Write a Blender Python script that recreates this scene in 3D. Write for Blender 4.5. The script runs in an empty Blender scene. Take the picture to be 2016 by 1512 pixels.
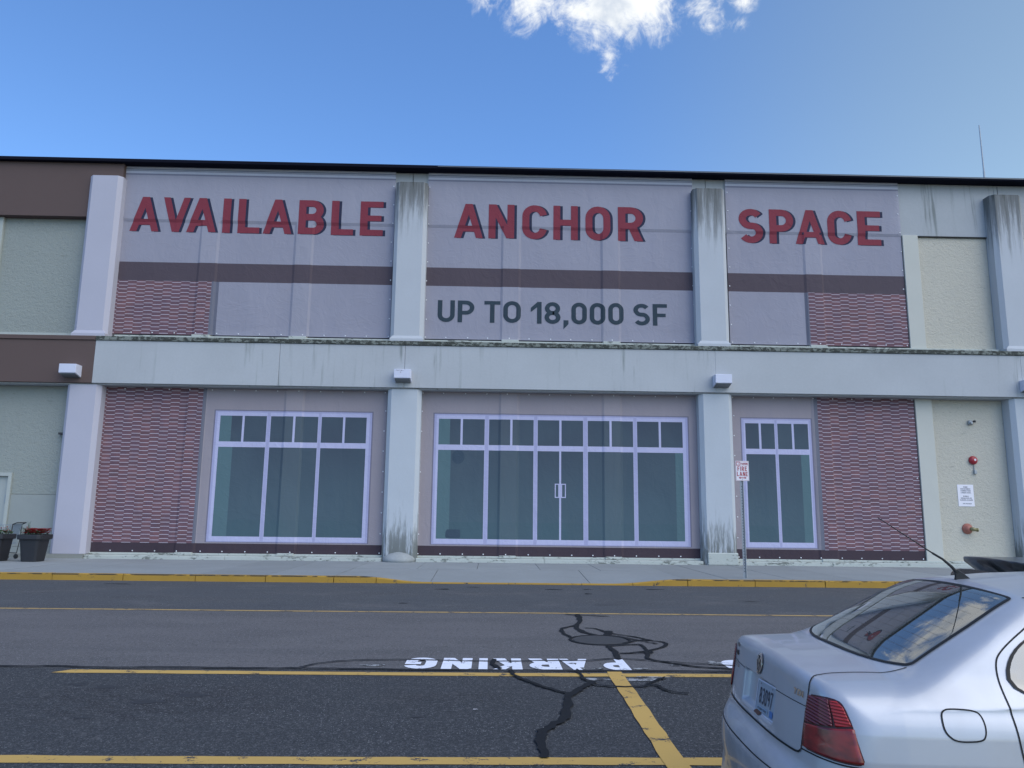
import bpy, bmesh, math, random
import numpy as np
from mathutils import Vector, Matrix
random.seed(7); rng = np.random.default_rng(7)
R = math.radians
scene = bpy.context.scene
COL = scene.collection
S = 1.0625                       # survey units of the place -> metres

# ------------------------------------------------------------------ camera
def cam_setup():
    f = 1514.0/2016.0*36.0
    p, y, r = R(9.6485), R(1.2996), R(0.6823)
    cp, sp, cy, sy = math.cos(p), math.sin(p), math.cos(y), math.sin(y)
    fwd = Vector((sy*cp, cy*cp, sp)); right = Vector((cy, -sy, 0)); up = right.cross(fwd)
    r2 = right*math.cos(r)+up*math.sin(r); u2 = up*math.cos(r)-right*math.sin(r)
    m = Matrix((r2, u2, -fwd)).transposed().to_4x4(); m.translation = (0, 0, 1.7)
    c = bpy.data.cameras.new('camera'); o = bpy.data.objects.new('camera', c)
    c.sensor_width = 36; c.lens = f; c.clip_end = 5000; c.clip_start = .05
    o.matrix_world = m; COL.objects.link(o); scene.camera = o
cam_setup()
scene.view_settings.view_transform = 'Standard'
scene.view_settings.look = 'None'; scene.view_settings.gamma = 1
scene.view_settings.use_curve_mapping = False
scene.view_settings.exposure = EXPOSURE = 0.45

# ------------------------------------------------------------------ node helper
class NT:
    def __init__(s, tree): s.t = tree; s.n = tree.nodes; s.l = tree.links
    def new(s, typ, props=None, **ins):
        nd = s.n.new(typ)
        for k, v in (props or {}).items(): setattr(nd, k, v)
        for k, v in ins.items():
            k = int(k[1:]) if k[0] == '_' and k[1:].isdigit() else k.replace('_', ' ')
            s.put(nd.inputs[k], v)
        return nd
    def put(s, sock, v):
        if isinstance(v, bpy.types.NodeSocket): s.l.new(v, sock)
        elif isinstance(v, bpy.types.Node): s.l.new(v.outputs[0], sock)
        else:
            try: sock.default_value = v
            except Exception: sock.default_value = (*v, 1) if len(v) == 3 else v
    def m(s, op, a, b=0.0, c=0.0, clamp=False):
        return s.new('ShaderNodeMath', dict(operation=op, use_clamp=clamp), _0=a, _1=b, _2=c).outputs[0]
    def vm(s, op, a, b=(0, 0, 0)):
        n = s.new('ShaderNodeVectorMath', dict(operation=op), _0=a, _1=b)
        return n.outputs['Value'] if op in ('DOT_PRODUCT', 'LENGTH', 'DISTANCE') else n.outputs[0]
    def noise(s, vec, scale, detail=4, rough=.55, dist=0.0):
        return s.new('ShaderNodeTexNoise', None, Vector=vec, Scale=scale, Detail=detail, Roughness=rough, Distortion=dist).outputs[0]
    def ramp(s, fac, a, b, lo=0.0, hi=1.0):      # linear remap, clamped
        return s.new('ShaderNodeMapRange', dict(clamp=True, interpolation_type='SMOOTHSTEP'), Value=fac, From_Min=a, From_Max=b, To_Min=lo, To_Max=hi).outputs[0]
    def mix(s, fac, a, b, mode='MIX'):
        n = s.n.new('ShaderNodeMix'); n.data_type = 'RGBA'; n.blend_type = mode
        s.put(n.inputs[0], fac); s.put(n.inputs[6], a if not isinstance(a, tuple) else (*a[:3], 1)); s.put(n.inputs[7], b if not isinstance(b, tuple) else (*b[:3], 1))
        return n.outputs[2]
    def xyz(s, v):
        n = s.new('ShaderNodeSeparateXYZ', None, _0=v); return n.outputs[0], n.outputs[1], n.outputs[2]
    def comb(s, x, y, z): return s.new('ShaderNodeCombineXYZ', None, _0=x, _1=y, _2=z).outputs[0]
    def scl(s, v, k): return s.vm('MULTIPLY', v, k)

# ------------------------------------------------------------------ sky
SUN_EL, SUN_AZ = R(48), R(136)      # azimuth clockwise from +Y, so behind the camera to the right
def world():
    w = bpy.data.worlds.new('World'); scene.world = w; w.use_nodes = True
    n = NT(w.node_tree); n.n.clear()
    out = n.n.new('ShaderNodeOutputWorld')
    sky = n.new('ShaderNodeTexSky', dict(sky_type='NISHITA', sun_disc=False, sun_elevation=SUN_EL, sun_rotation=SUN_AZ, altitude=0, air_density=1.0, dust_density=.6, ozone_density=1.4))
    tc = n.n.new('ShaderNodeTexCoord').outputs['Generated']
    d = n.vm('NORMALIZE', tc); x, y, z = n.xyz(d)
    az = n.m('MULTIPLY', n.m('ARCTAN2', x, y), 57.2958); el = n.m('MULTIPLY', n.m('ARCSINE', z), 57.2958)
    # the one cumulus in view, as ellipses in azimuth and elevation broken up by noise
    blob = None
    for (a, e, ra, re, k) in [(9.0, 37.2, 5.2, 4.6, 1.15), (4.6, 37.4, 4.6, 2.8, .75), (6.6, 35.6, 3.2, 2.0, .75), (2.4, 36.4, 3.2, 2.1, .62), (-.2, 36.9, 3.2, 1.9, .52), (12.4, 36.2, 3.6, 3.0, .85), (15.4, 35.1, 2.6, 1.7, .50), (16.8, 34.3, 1.5, 1.3, .42), (8.9, 32.2, 1.2, 2.2, .34),
                              (19.5, 34.9, 1.5, .9, .52), (19.2, 33.6, 1.0, .6, .34), (10, 45, 9, 7, 1.0)]:
        q = n.comb(n.m('DIVIDE', n.m('SUBTRACT', az, a), ra), n.m('DIVIDE', n.m('SUBTRACT', el, e), re), 0.0)
        v = n.m('MULTIPLY', n.m('SUBTRACT', 1.0, n.vm('LENGTH', q)), k)
        blob = v if blob is None else n.m('MAXIMUM', blob, v)
    f1 = n.noise(d, 15, 11, .66, .7); f2 = n.noise(n.vm('ADD', d, (3.1, 1.7, .3)), 48, 8, .68, .8)
    turb = n.m('ADD', n.m('MULTIPLY', n.m('SUBTRACT', f1, .5), 1.9), n.m('MULTIPLY', n.m('SUBTRACT', f2, .5), .95))
    turb = n.m('MULTIPLY', turb, n.ramp(blob, -.9, .1))
    dens = n.m('POWER', n.ramp(n.m('ADD', blob, turb), -.02, .68), 1.15)
    # broken streaky cloud higher up and behind the camera
    p = n.comb(n.m('DIVIDE', x, n.m('MAXIMUM', z, .08)), n.m('DIVIDE', y, n.m('MAXIMUM', z, .08)), 0.0)
    st = n.noise(n.scl(p, (1.0, 2.3, 1)), 1.15, 8, .6, .5)
    up = n.m('MAXIMUM', n.ramp(el, 38, 44), n.ramp(y, .25, -.15))
    d2 = n.m('MULTIPLY', n.m('MULTIPLY', n.ramp(st, .47, .68), up), n.ramp(z, .02, .14))
    cl = n.m('MAXIMUM', dens, n.m('MULTIPLY', d2, .9))
    shade = n.ramp(n.noise(n.vm('ADD', d, (0, 0, .02)), 17, 5, .55), .34, .56)
    ccol = n.mix(shade, (4.6, 5.2, 6.1), (7.4, 7.6, 7.7))
    # pale air towards the right, where the photograph whitens
    base = n.mix(1.0, sky.outputs[0], n.mix(n.ramp(x, .05, .60), (.96, 1.33, 1.75), (1.66, 1.62, 1.42)), 'MULTIPLY')
    col = n.mix(cl, base, ccol)
    bg = n.new('ShaderNodeBackground', None, Color=col, Strength=.10)
    n.l.new(bg.outputs[0], out.inputs[0])
    s = bpy.data.lights.new('sun', 'SUN'); s.energy = 1.35; s.angle = R(68); s.color = (1, .985, .965)
    o = bpy.data.objects.new('sun', s); COL.objects.link(o)
    dr = Vector((math.sin(SUN_AZ)*math.cos(SUN_EL), math.cos(SUN_AZ)*math.cos(SUN_EL), math.sin(SUN_EL)))
    o.rotation_euler = dr.to_track_quat('Z', 'Y').to_euler()
world()

# ------------------------------------------------------------------ materials
MATS = {}
def mat(name, color, rough=.7, metal=0.0, spec=.5, coat=0.0, fn=None, bump=None, alpha=None, fresh=False):
    if name in MATS and not fresh: return MATS[name]
    m = bpy.data.materials.new(name); m.use_nodes = True; n = NT(m.node_tree)
    b = n.n['Principled BSDF']; b.inputs['Roughness'].default_value = rough; b.inputs['Metallic'].default_value = metal
    b.inputs['Specular IOR Level'].default_value = spec; b.inputs['Coat Weight'].default_value = coat
    b.inputs['Coat Roughness'].default_value = .03
    b.inputs['Base Color'].default_value = (*color, 1)
    geo = n.n.new('ShaderNodeNewGeometry').outputs['Position']
    if fn:
        res = fn(n, geo, b)
        if res is not None: n.put(b.inputs['Base Color'], res)
    if bump:
        sc, st, dist, *st2 = bump
        v = geo if not st2 else n.scl(geo, st2[0])
        nd = n.new('ShaderNodeBump', None, Strength=st, Distance=dist, Height=n.noise(v, sc, 5, .6))
        n.l.new(nd.outputs[0], b.inputs['Normal'])
    if alpha is not None: b.inputs['Alpha'].default_value = alpha
    MATS[name] = m; return m

def mottled(col, amt=.12, sc=1.2, streak=.0, grime=(.12, .13, .12), sc2=14):
    def f(n, g, b):
        a = n.noise(g, sc, 5, .6); c = n.noise(g, sc2, 4, .6)
        v = n.m('ADD', 1-amt, n.m('ADD', n.m('MULTIPLY', a, amt*1.3), n.m('MULTIPLY', c, amt*.7)))
        o = n.mix(1.0, (*col, 1), n.comb(v, v, v), 'MULTIPLY')
        if streak:
            s = n.noise(n.scl(g, (3.2, 3.2, .22)), 1.5, 6, .6)
            s2 = n.noise(n.scl(g, (.5, .5, .12)), 1.0, 3, .5)
            o = n.mix(n.m('MULTIPLY', n.m('MULTIPLY', n.ramp(s, .54, .74), n.ramp(s2, .42, .62)), streak), o, grime)
        return o
    return f
def pillar_fn(col, top, bot, streak):
    """dirt running down from the exposed head (top z) and rising from the foot"""
    def f(n, g, b):
        x, y, z = n.xyz(g)
        o = mottled(col, .10, 1.0)(n, g, b)
        s = n.noise(n.scl(g, (4.2, 4.2, .24)), 1.3, 9, .74, .15)
        edge = n.ramp(n.m('ADD', z, n.m('MULTIPLY', n.m('SUBTRACT', s, .5), 5.5)), top-2.6, top+.1)
        m = n.m('MULTIPLY', n.ramp(n.m('ADD', s, n.m('MULTIPLY', n.ramp(z, top-3.8, top), .34)), .56, .80), .85)
        m = n.m('MULTIPLY', n.m('MAXIMUM', m, n.m('MULTIPLY', n.ramp(z, top-1.2, top), n.ramp(s, .32, .6))), streak)
        o = n.mix(n.m('MULTIPLY', m, edge), o, (.085, .09, .085))
        s3 = n.noise(n.scl(g, (7, 7, .8)), 1.6, 6, .65)
        lo = n.m('MULTIPLY', n.ramp(z, bot+2.4, bot), n.ramp(n.m('ADD', s3, n.m('MULTIPLY', n.ramp(z, bot+2.0, bot), .22)), .54, .74))
        return n.mix(n.m('MULTIPLY', lo, streak*.85), o, (.10, .11, .10))
    return f

C_CONC = (.43, .45, .475); C_WHITE = (.445, .44, .515)
M_beam = mat('painted_concrete', C_CONC, .85, spec=.25, fn=mottled(C_CONC, .17, .5, .85, (.20, .225, .22)), bump=(9, .25, .01))
M_fascia = mat('painted_fascia', C_CONC, .85, spec=.25, fn=mottled((.40, .42, .44), .17, .6, .85, (.17, .19, .185)), bump=(9, .25, .01))
M_pillU = mat('pillar_upper', C_CONC, .85, spec=.25, fn=pillar_fn((.465, .49, .53), 12.4*S, 3, 1.0), bump=(12, .25, .01))
M_pillL = mat('pillar_lower', C_CONC, .85, spec=.25, fn=pillar_fn((.47, .505, .55), 40, .3, 1.0), bump=(12, .25, .01))
M_pillW = mat('pillar_white', C_WHITE, .8, spec=.25, fn=mottled(C_WHITE, .07, .8), bump=(10, .15, .01))
M_pillWs = mat('pillar_beige_return', (.50, .45, .43), .8, spec=.25, fn=mottled((.52, .47, .46), .07, .8))
M_brown = mat('brown_paint', (.19, .125, .105), .85, spec=.2, fn=mottled((.118, .085, .080), .08, .7), bump=(14, .2, .006))
def stucco_fn(col):
    def f(n, g, b):
        o = mottled(col, .10, .5)(n, g, b)
        h = n.m('ADD', n.noise(n.scl(g, (1, 1, 1.4)), 7, 8, .68, .6), n.m('MULTIPLY', n.noise(g, 30, 5, .6), .35))
        nd = n.new('ShaderNodeBump', None, Strength=.9, Distance=.035, Height=h); n.l.new(nd.outputs[0], b.inputs['Normal'])
        pit = n.ramp(n.noise(n.scl(g, (1, 1, 2.6)), 3.6, 5, .62, 1.6), .62, .67)
        return n.mix(n.m('MULTIPLY', pit, .30), o, (.16, .17, .15))
    return f
M_stuccoL = mat('stucco_left', (.34, .37, .35), .9, spec=.2, fn=stucco_fn((.30, .325, .305)))
M_stuccoR = mat('stucco_right', (.50, .49, .37), .9, spec=.2, fn=stucco_fn((.52, .495, .425)))
M_trimR = mat('trim_right', (.54, .56, .48), .85, spec=.2, fn=mottled((.53, .53, .485), .08, 1))
M_gap = mat('dark_gap', (.02, .022, .022), .9)
M_dark = mat('dark_infill', (.08, .09, .115), .8, fn=mottled((.08, .09, .115), .1, 1))
M_coping = mat('black_coping', (.008, .009, .018), .9, spec=.08)
def ledge_fn(n, g, b):
    a = n.noise(n.scl(g, (1, 1, 1.5)), 7, 8, .7, .4); c = n.noise(g, 1.2, 3, .5)
    o = n.mix(n.ramp(n.m('ADD', a, n.m('MULTIPLY', c, .3)), .62, .72), (.045, .05, .044), (.20, .22, .20))
    return n.mix(n.ramp(n.noise(g, 30, 4, .6), .62, .7), o, (.34, .37, .34))
M_ledge = mat('mossy_ledge', (.1, .1, .09), .95, fn=ledge_fn, bump=(25, .6, .02))
def plinth_fn(n, g, b):
    a = n.noise(n.scl(g, (1, 1, 2.5)), 5, 8, .7, .3)
    o = mottled((.46, .49, .46), .15, 2)(n, g, b)
    c = n.noise(g, .8, 3, .5)
    return n.mix(n.m('MULTIPLY', n.ramp(n.m('ADD', a, n.m('MULTIPLY', n.m('SUBTRACT', c, .5), .5)), .55, .64), .8), o, (.10, .11, .10))
M_plinth = mat('peeling_plinth', (.4, .4, .4), .9, fn=plinth_fn, bump=(20, .4, .01))

# ---- printed banner: colour printed on slightly see-through cloth, wrinkled
def cloth(name, col, fn=None, alpha=.82):
    def f(n, g, b):
        w1 = n.noise(n.scl(g, (1.0, 1, .35)), .8, 3, .5, .6)
        w2 = n.noise(n.scl(g, (1.4, 1, .9)), 1.7, 4, .5, 2.2)
        fold = n.m('ABSOLUTE', n.m('SUBTRACT', n.noise(n.scl(g, (.75, 1, 1.1)), 1.1, 3, .45, 2.5), .5))
        fold = n.ramp(fold, .05, 0.0)
        h = n.m('ADD', n.m('ADD', n.m('MULTIPLY', w1, 1.4), n.m('MULTIPLY', w2, .30)), n.m('MULTIPLY', fold, .05))
        nd = n.new('ShaderNodeBump', None, Strength=.75, Distance=.06, Height=h); n.l.new(nd.outputs[0], b.inputs['Normal'])
        o = fn(n, g, b) if fn else (*col, 1)
        v = n.m('ADD', .93, n.m('MULTIPLY', n.noise(g, .7, 4, .5), .14))
        return n.mix(1.0, o, n.comb(v, v, v), 'MULTIPLY')
    return mat(name, col, .75, spec=.2, fn=f, alpha=alpha)
def brick_print(n, g, b):
    x, y, z = n.xyz(g)
    cx = n.m('DIVIDE', x, .285*S); col = n.m('FLOOR', cx)
    off = n.m('MULTIPLY', n.m('MODULO', n.m('ADD', col, 1000.0), 2.0), .36)
    rz = n.m('ADD', n.m('DIVIDE', z, .1245*S), off); row = n.m('FLOOR', rz); fr = n.m('FRACT', rz)
    wn = n.new('ShaderNodeTexWhiteNoise', dict(noise_dimensions='2D'), Vector=n.comb(col, row, 0.0)).outputs[0]
    big = n.noise(n.scl(g, (1.4, 1, 1.1)), 1.0, 3, .5)
    c = n.mix(wn, (.155, .088, .102), (.225, .115, .128))
    c = n.mix(n.ramp(big, .4, .62, 0, .6), c, (.155, .095, .125))
    c = n.mix(n.ramp(n.noise(n.scl(g, (1, 1, 3)), 3.2, 4, .6), .45, .62, 0, .45), c, (.125, .085, .115))
    fx = n.m('FRACT', cx)
    c = n.mix(n.m('MULTIPLY', n.m('LESS_THAN', fx, .045), .45), c, (.12, .07, .08))
    return n.mix(n.m('MULTIPLY', n.m('LESS_THAN', fr, .095), .92), c, (.74, .70, .80))
P_grey = cloth('print_grey', (.365, .36, .435))
P_greylow = cloth('print_grey_low', (.38, .34, .375))
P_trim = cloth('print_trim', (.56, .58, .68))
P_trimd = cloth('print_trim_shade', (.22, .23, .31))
P_band = cloth('print_band', (.095, .075, .092), alpha=.95)
P_base = cloth('print_base', (.062, .045, .058), alpha=.95)
P_brick = cloth('print_brick', (.25, .1, .1), brick_print, .95)
P_reveal = cloth('print_reveal', (.175, .18, .235))
P_frame = cloth('print_frame', (.50, .50, .70), alpha=.95)
P_frameS = cloth('print_frame_shade', (.40, .40, .60), alpha=.95)
P_line = cloth('print_line', (.20, .19, .25), alpha=.95)
def glass_print(n, g, b):
    x, y, z = n.xyz(g)
    c = n.mix(n.ramp(z, .6*S, 4.4*S), (.096, .155, .190), (.078, .104, .140))
    c = n.mix(n.ramp(z, 1.38*S, 1.33*S, 0, .35), c, (.070, .140, .165))
    return n.mix(n.ramp(n.noise(g, .55, 2, .5), .35, .65, 0, .5), c, (.095, .14, .175))
P_glass = cloth('print_glass', (.1, .16, .2), glass_print, .80)
P_glassL = cloth('print_glass_light', (.110, .185, .210), alpha=.9)
P_glassD = cloth('print_glass_dark', (.055, .085, .12), alpha=.93)
P_red = cloth('print_red', (.225, .042, .062), alpha=.97)
P_navy = cloth('print_navy', (.028, .032, .065), alpha=.97)
P_slate = cloth('print_slate', (.035, .055, .075), alpha=.97)
M_grom = mat('grommet_white', (.72, .74, .78), .5)

# ---- ground
def asphalt_fn(n, g, b):
    x, y, z = n.xyz(g)
    yw = n.m('ADD', y, n.m('MULTIPLY', n.m('SUBTRACT', n.noise(g, .35, 3, .5), .5), .10))
    lane = n.ramp(yw, 13.22*S, 13.27*S); mid = n.ramp(yw, 8.34*S, 8.44*S)
    c = n.mix(mid, (.034, .037, .042), (.128, .122, .126)); c = n.mix(lane, c, (.073, .079, .089))
    big = n.noise(n.scl(g, (1, 1.6, 1)), .45, 4, .6)
    c = n.mix(n.ramp(big, .35, .7, 0, .45), c, n.mix(mid, (.034, .036, .041), (.078, .077, .080)))
    pt = n.noise(n.scl(g, (.55, .9, 1)), 1.0, 6, .68, .6)
    c = n.mix(n.ramp(pt, .50, .68, 0, .34), c, n.mix(mid, (.062, .064, .068), (.155, .148, .150)))
    # tyre-worn lanes across the drive aisle
    tr = n.noise(n.scl(g, (.08, 1.3, 1)), 1.2, 3, .5)
    c = n.mix(n.ramp(tr, .5, .7, 0, .22), c, (.055, .058, .064))
    # oil drips where cars stand, left of the centre
    om = n.m('MULTIPLY', n.ramp(n.vm('LENGTH', n.vm('MULTIPLY', n.vm('SUBTRACT', g, (-2.95*S, 7.0*S, 0)), (.62, 1.05, 0))), 1.15, .35), 1.0)
    om2 = n.ramp(n.vm('LENGTH', n.vm('MULTIPLY', n.vm('SUBTRACT', g, (-.35*S, 7.15*S, 0)), (.9, 1.3, 0))), 1.0, .2)
    on = n.noise(n.scl(g, (1.0, 1.5, 1)), 4.2, 5, .55, .3)
    c = n.mix(n.m('MULTIPLY', n.m('MULTIPLY', om, n.ramp(on, .47, .58)), .8), c, (.022, .022, .026))
    c = n.mix(n.m('MULTIPLY', n.m('MAXIMUM', om, om2), n.ramp(n.noise(g, 1.6, 4, .6), .35, .65, 0, .38)), c, (.030, .029, .031))
    # aggregate: pale stones and dark binder, at several sizes
    ag = n.noise(g, 62, 4, .8); ag2 = n.noise(n.scl(g, (1, .8, 1)), 27, 4, .75); ag3 = n.noise(n.scl(g, (1, .55, 1)), 13, 5, .8)
    amp = n.mix(lane, n.mix(mid, (1, 1, 1), (.9, .9, .9)), (.45, .45, .45))
    c = n.mix(n.m('MULTIPLY', n.ramp(ag, .53, .68), amp), c, (.18, .185, .195)); c = n.mix(n.ramp(ag, .48, .34, 0, .8), c, (.018, .019, .023))
    c = n.mix(n.m('MULTIPLY', n.ramp(ag2, .53, .68, 0, .5), amp), c, (.19, .19, .20)); c = n.mix(n.ramp(ag2, .46, .34, 0, .6), c, (.020, .021, .025))
    c = n.mix(n.ramp(ag3, .54, .68, 0, .30), c, (.17, .165, .17)); c = n.mix(n.ramp(ag3, .45, .32, 0, .45), c, (.022, .023, .028))
    vo = n.new('ShaderNodeTexVoronoi', dict(feature='F1'), Vector=g, Scale=30.0).outputs[0]
    c = n.mix(n.m('MULTIPLY', n.m('LESS_THAN', vo, .13), n.m('MULTIPLY', n.ramp(big, .3, .6), .8)), c, (.45, .46, .47))
    h = n.m('ADD', n.m('MULTIPLY', ag, .7), ag2)
    nd = n.new('ShaderNodeBump', None, Strength=.55, Distance=.006, Height=h); n.l.new(nd.outputs[0], b.inputs['Normal'])
    # small cracks running with the aisle
    cr = n.noise(n.scl(g, (.9, 7, 1)), 2.0, 4, .55, .6)
    k = n.m('MULTIPLY', n.ramp(n.m('ABSOLUTE', n.m('SUBTRACT', cr, .5)), .012, .003), n.ramp(n.noise(g, .9, 2, .5), .58, .66))
    return n.mix(n.m('MULTIPLY', k, .7), c, (.02, .02, .024))
M_asph = mat('asphalt', (.05, .05, .05), .88, spec=.3, fn=asphalt_fn)
def paint_fn(col, wear, sc=5):
    def f(n, g, b):
        ag = n.noise(g, 60, 4, .7); w = n.noise(g, sc, 6, .65); v = n.noise(g, 1.1, 3, .5)
        c = n.mix(n.ramp(v, .3, .7, 0, .35), col, tuple(k*.72 for k in col))
        c = n.mix(n.ramp(ag, .55, .72, 0, .35), c, tuple(min(1, k*1.3) for k in col))
        m = n.ramp(n.m('ADD', w, n.m('MULTIPLY', n.m('SUBTRACT', ag, .5), .45)), wear, wear+.05)
        nd = n.new('ShaderNodeBump', None, Strength=.4, Distance=.004, Height=ag); n.l.new(nd.outputs[0], b.inputs['Normal'])
        return n.mix(m, c, (.055, .055, .06))
    return f
M_yel = mat('yellow_paint', (.5, .3, .07), .7, spec=.3, fn=paint_fn((.54, .345, .10), .59))
M_yeld = mat('yellow_paint_dull', (.4, .26, .09), .75, spec=.3, fn=paint_fn((.44, .30, .115), .56))
M_wht = mat('white_paint', (.7, .7, .75), .65, spec=.3, fn=paint_fn((.80, .82, .92), .62, 7))
M_whtold = mat('white_paint_worn', (.4, .4, .4), .7, spec=.3, fn=paint_fn((.36, .37, .38), .47, 9))
M_tar = mat('tar_sealant', (.016, .018, .022), .9, spec=.12, fn=mottled((.018, .020, .024), .3, 3), bump=(30, .3, .004))
M_oil = mat('oil_stain', (.02, .021, .025), .7, fn=mottled((.026, .027, .031), .3, 6), bump=(95, .4, .005), alpha=1)
def kerb_fn(n, g, b):
    x, y, z = n.xyz(g)
    c = paint_fn((.42, .25, .045), .64, 4)(n, g, b)
    e = n.ramp(n.m('ABSOLUTE', n.m('SUBTRACT', z, .137*S)), .022, .004)
    k = n.m('MULTIPLY', e, n.ramp(n.noise(n.scl(g, (1, 3, 3)), 3.0, 5, .6), .43, .52))
    return n.mix(k, c, (.035, .033, .03))
M_kerb = mat('kerb_yellow', (.45, .28, .06), .75, spec=.3, fn=kerb_fn, bump=(14, .4, .01))
M_kerbgrey = mat('kerb_plain', (.3, .3, .3), .85, fn=mottled((.24, .25, .26), .2, 3))
M_walk = mat('sidewalk_concrete', (.36, .37, .37), .9, spec=.25, fn=mottled((.315, .335, .345), .22, .7), bump=(40, .3, .004))
M_steel = mat('galvanised_steel', (.34, .37, .41), .5, .6, fn=mottled((.34, .37, .41), .2, 8))
M_sign = mat('sign_white', (.78, .76, .82), .45)
M_signred = mat('sign_red', (.38, .035, .055), .5)
M_fix = mat('fixture_metal', (.62, .64, .76), .45, fn=mottled((.60, .62, .74), .06, 4))
M_black = mat('black_plastic', (.018, .019, .022), .45)
M_iron = mat('cast_iron', (.045, .045, .048), .7, fn=mottled((.045, .045, .048), .2, 8), bump=(40, .5, .005))

# ------------------------------------------------------------------ mesh helpers
def link(name, verts, faces, m=None, parent=None, smooth=False, loc=None, mats=None, idx=None):
    me = bpy.data.meshes.new(name); 
    base = Vector(loc) if loc is not None else (parent_world(parent) if parent else Vector((0, 0, 0)))
    me.from_pydata([tuple(Vector(v)-base) for v in verts], [], [tuple(f) for f in faces])
    for q in (mats or [m]): me.materials.append(q)
    if idx is not None: me.polygons.foreach_set('material_index', idx)
    if smooth: me.polygons.foreach_set('use_smooth', [True]*len(me.polygons))
    me.validate(); me.update()
    o = bpy.data.objects.new(name, me); COL.objects.link(o)
    if parent: o.parent = parent; o.location = base-parent_world(parent)
    else: o.location = base
    return o
def parent_world(p):
    v = Vector((0, 0, 0))
    while p is not None: v = v+p.location; p = p.parent
    return v
def tag(o, label=None, cat=None, group=None, kind=None):
    if label: o['label'] = label
    if cat: o['category'] = cat
    if group: o['group'] = group
    if kind: o['kind'] = kind
    return o
def empty(name, loc, label=None, cat=None, group=None, kind=None):
    o = bpy.data.objects.new(name, None); o.empty_display_size = .2; o.location = loc; COL.objects.link(o)
    return tag(o, label, cat, group, kind)
class MB:
    """collects shapes; build() links them as one mesh. Coordinates are survey units unless s=1."""
    def __init__(s, sc=S): s.v = []; s.f = []; s.sc = sc
    def add(s, vs, fs):
        k = len(s.v); s.v += [tuple(float(c)*s.sc for c in v) for v in vs]; s.f += [tuple(i+k for i in f) for f in fs]; return s
    def bm(s, bm):
        bm.verts.ensure_lookup_table(); s.add([v.co for v in bm.verts], [[v.index for v in f.verts] for f in bm.faces]); bm.free(); return s
    def box(s, x0, x1, y0, y1, z0, z1, bev=0.0, seg=1):
        bm = bmesh.new(); bmesh.ops.create_cube(bm, size=1)
        for v in bm.verts: v.co = ((x0+x1)/2+v.co.x*(x1-x0), (y0+y1)/2+v.co.y*(y1-y0), (z0+z1)/2+v.co.z*(z1-z0))
        if bev: bmesh.ops.bevel(bm, geom=bm.edges[:], offset=bev, segments=seg, affect='EDGES', profile=.5)
        bm.verts.index_update(); return s.bm(bm)
    def prism(s, pts, z0, z1):            # plan outline (ccw) extruded in z
        n = len(pts); vs = [(x, y, z0) for x, y in pts]+[(x, y, z1) for x, y in pts]
        fs = [(i, (i+1) % n, (i+1) % n+n, i+n) for i in range(n)]+[tuple(range(n))[::-1], tuple(range(n, 2*n))]
        return s.add(vs, fs)
    def lathe(s, c, prof, seg=20, axis='z', cap=True):
        vs, fs = [], []; m = len(prof)
        for i in range(seg):
            a = 2*math.pi*i/seg
            for r, h in prof:
                p = (r*math.cos(a), r*math.sin(a), h)
                if axis == 'y': p = (p[0], -p[2], p[1])
                if axis == 'x': p = (p[2], p[0], p[1])
                vs.append((c[0]+p[0], c[1]+p[1], c[2]+p[2]))
        for i in range(seg):
            for j in range(m-1):
                fs.append((i*m+j, ((i+1) % seg)*m+j, ((i+1) % seg)*m+j+1, i*m+j+1))
        if cap:
            fs.append(tuple(i*m for i in range(seg))[::-1]); fs.append(tuple(i*m+m-1 for i in range(seg)))
        return s.add(vs, fs)
    def tube(s, pts, r, seg=8):
        pts = [Vector(p) for p in pts]; rr = r if isinstance(r, (list, tuple)) else [r]*len(pts)
        vs, fs = [], []
        for i, p in enumerate(pts):
            d = (pts[min(i+1, len(pts)-1)]-pts[max(i-1, 0)]).normalized()
            a = d.orthogonal().normalized() if i == 0 else (a-d*a.dot(d)).normalized()
            b_ = d.cross(a)
            for k in range(seg):
                t = 2*math.pi*k/seg; vs.append(p+(a*math.cos(t)+b_*math.sin(t))*rr[i])
        for i in range(len(pts)-1):
            for k in range(seg):
                k2 = (k+1) % seg; fs.append((i*seg+k, i*seg+k2, (i+1)*seg+k2, (i+1)*seg+k))
        fs.append(tuple(range(seg))[::-1]); fs.append(tuple(range((len(pts)-1)*seg, len(pts)*seg)))
        return s.add(vs, fs)
    def build(s, name, m, parent=None, smooth=False, loc=None):
        return link(name, s.v, s.f, m, parent, smooth, loc)

# ------------------------------------------------------------------ lettering
def strip(pts, t, closed=False):
    pts = [Vector(p) for p in pts]; pts = [p for i, p in enumerate(pts) if i == 0 or (p-pts[i-1]).length > 1e-4]; n = len(pts); L, Rr = [], []
    for i, p in enumerate(pts):
        a = pts[i-1] if (i > 0 or closed) else None; b = pts[(i+1) % n] if (i < n-1 or closed) else None
        d1 = (p-a).normalized() if a is not None else (b-p).normalized()
        d2 = (b-p).normalized() if b is not None else d1
        n1 = Vector((-d1.y, d1.x)); n2 = Vector((-d2.y, d2.x)); m = (n1+n2)
        m = m.normalized()/max(.35, m.normalized().dot(n1))*t/2
        L.append(p+m); Rr.append(p-m)
    out = []
    for i in range(n if closed else n-1):
        j = (i+1) % n; out.append([L[i], Rr[i], Rr[j], L[j]])
    return out
def arcp(cx, cy, rx, ry, a0, a1, n=12):
    return [(cx+rx*math.cos(R(a0+(a1-a0)*i/n)), cy+ry*math.sin(R(a0+(a1-a0)*i/n))) for i in range(n+1)]
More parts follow.
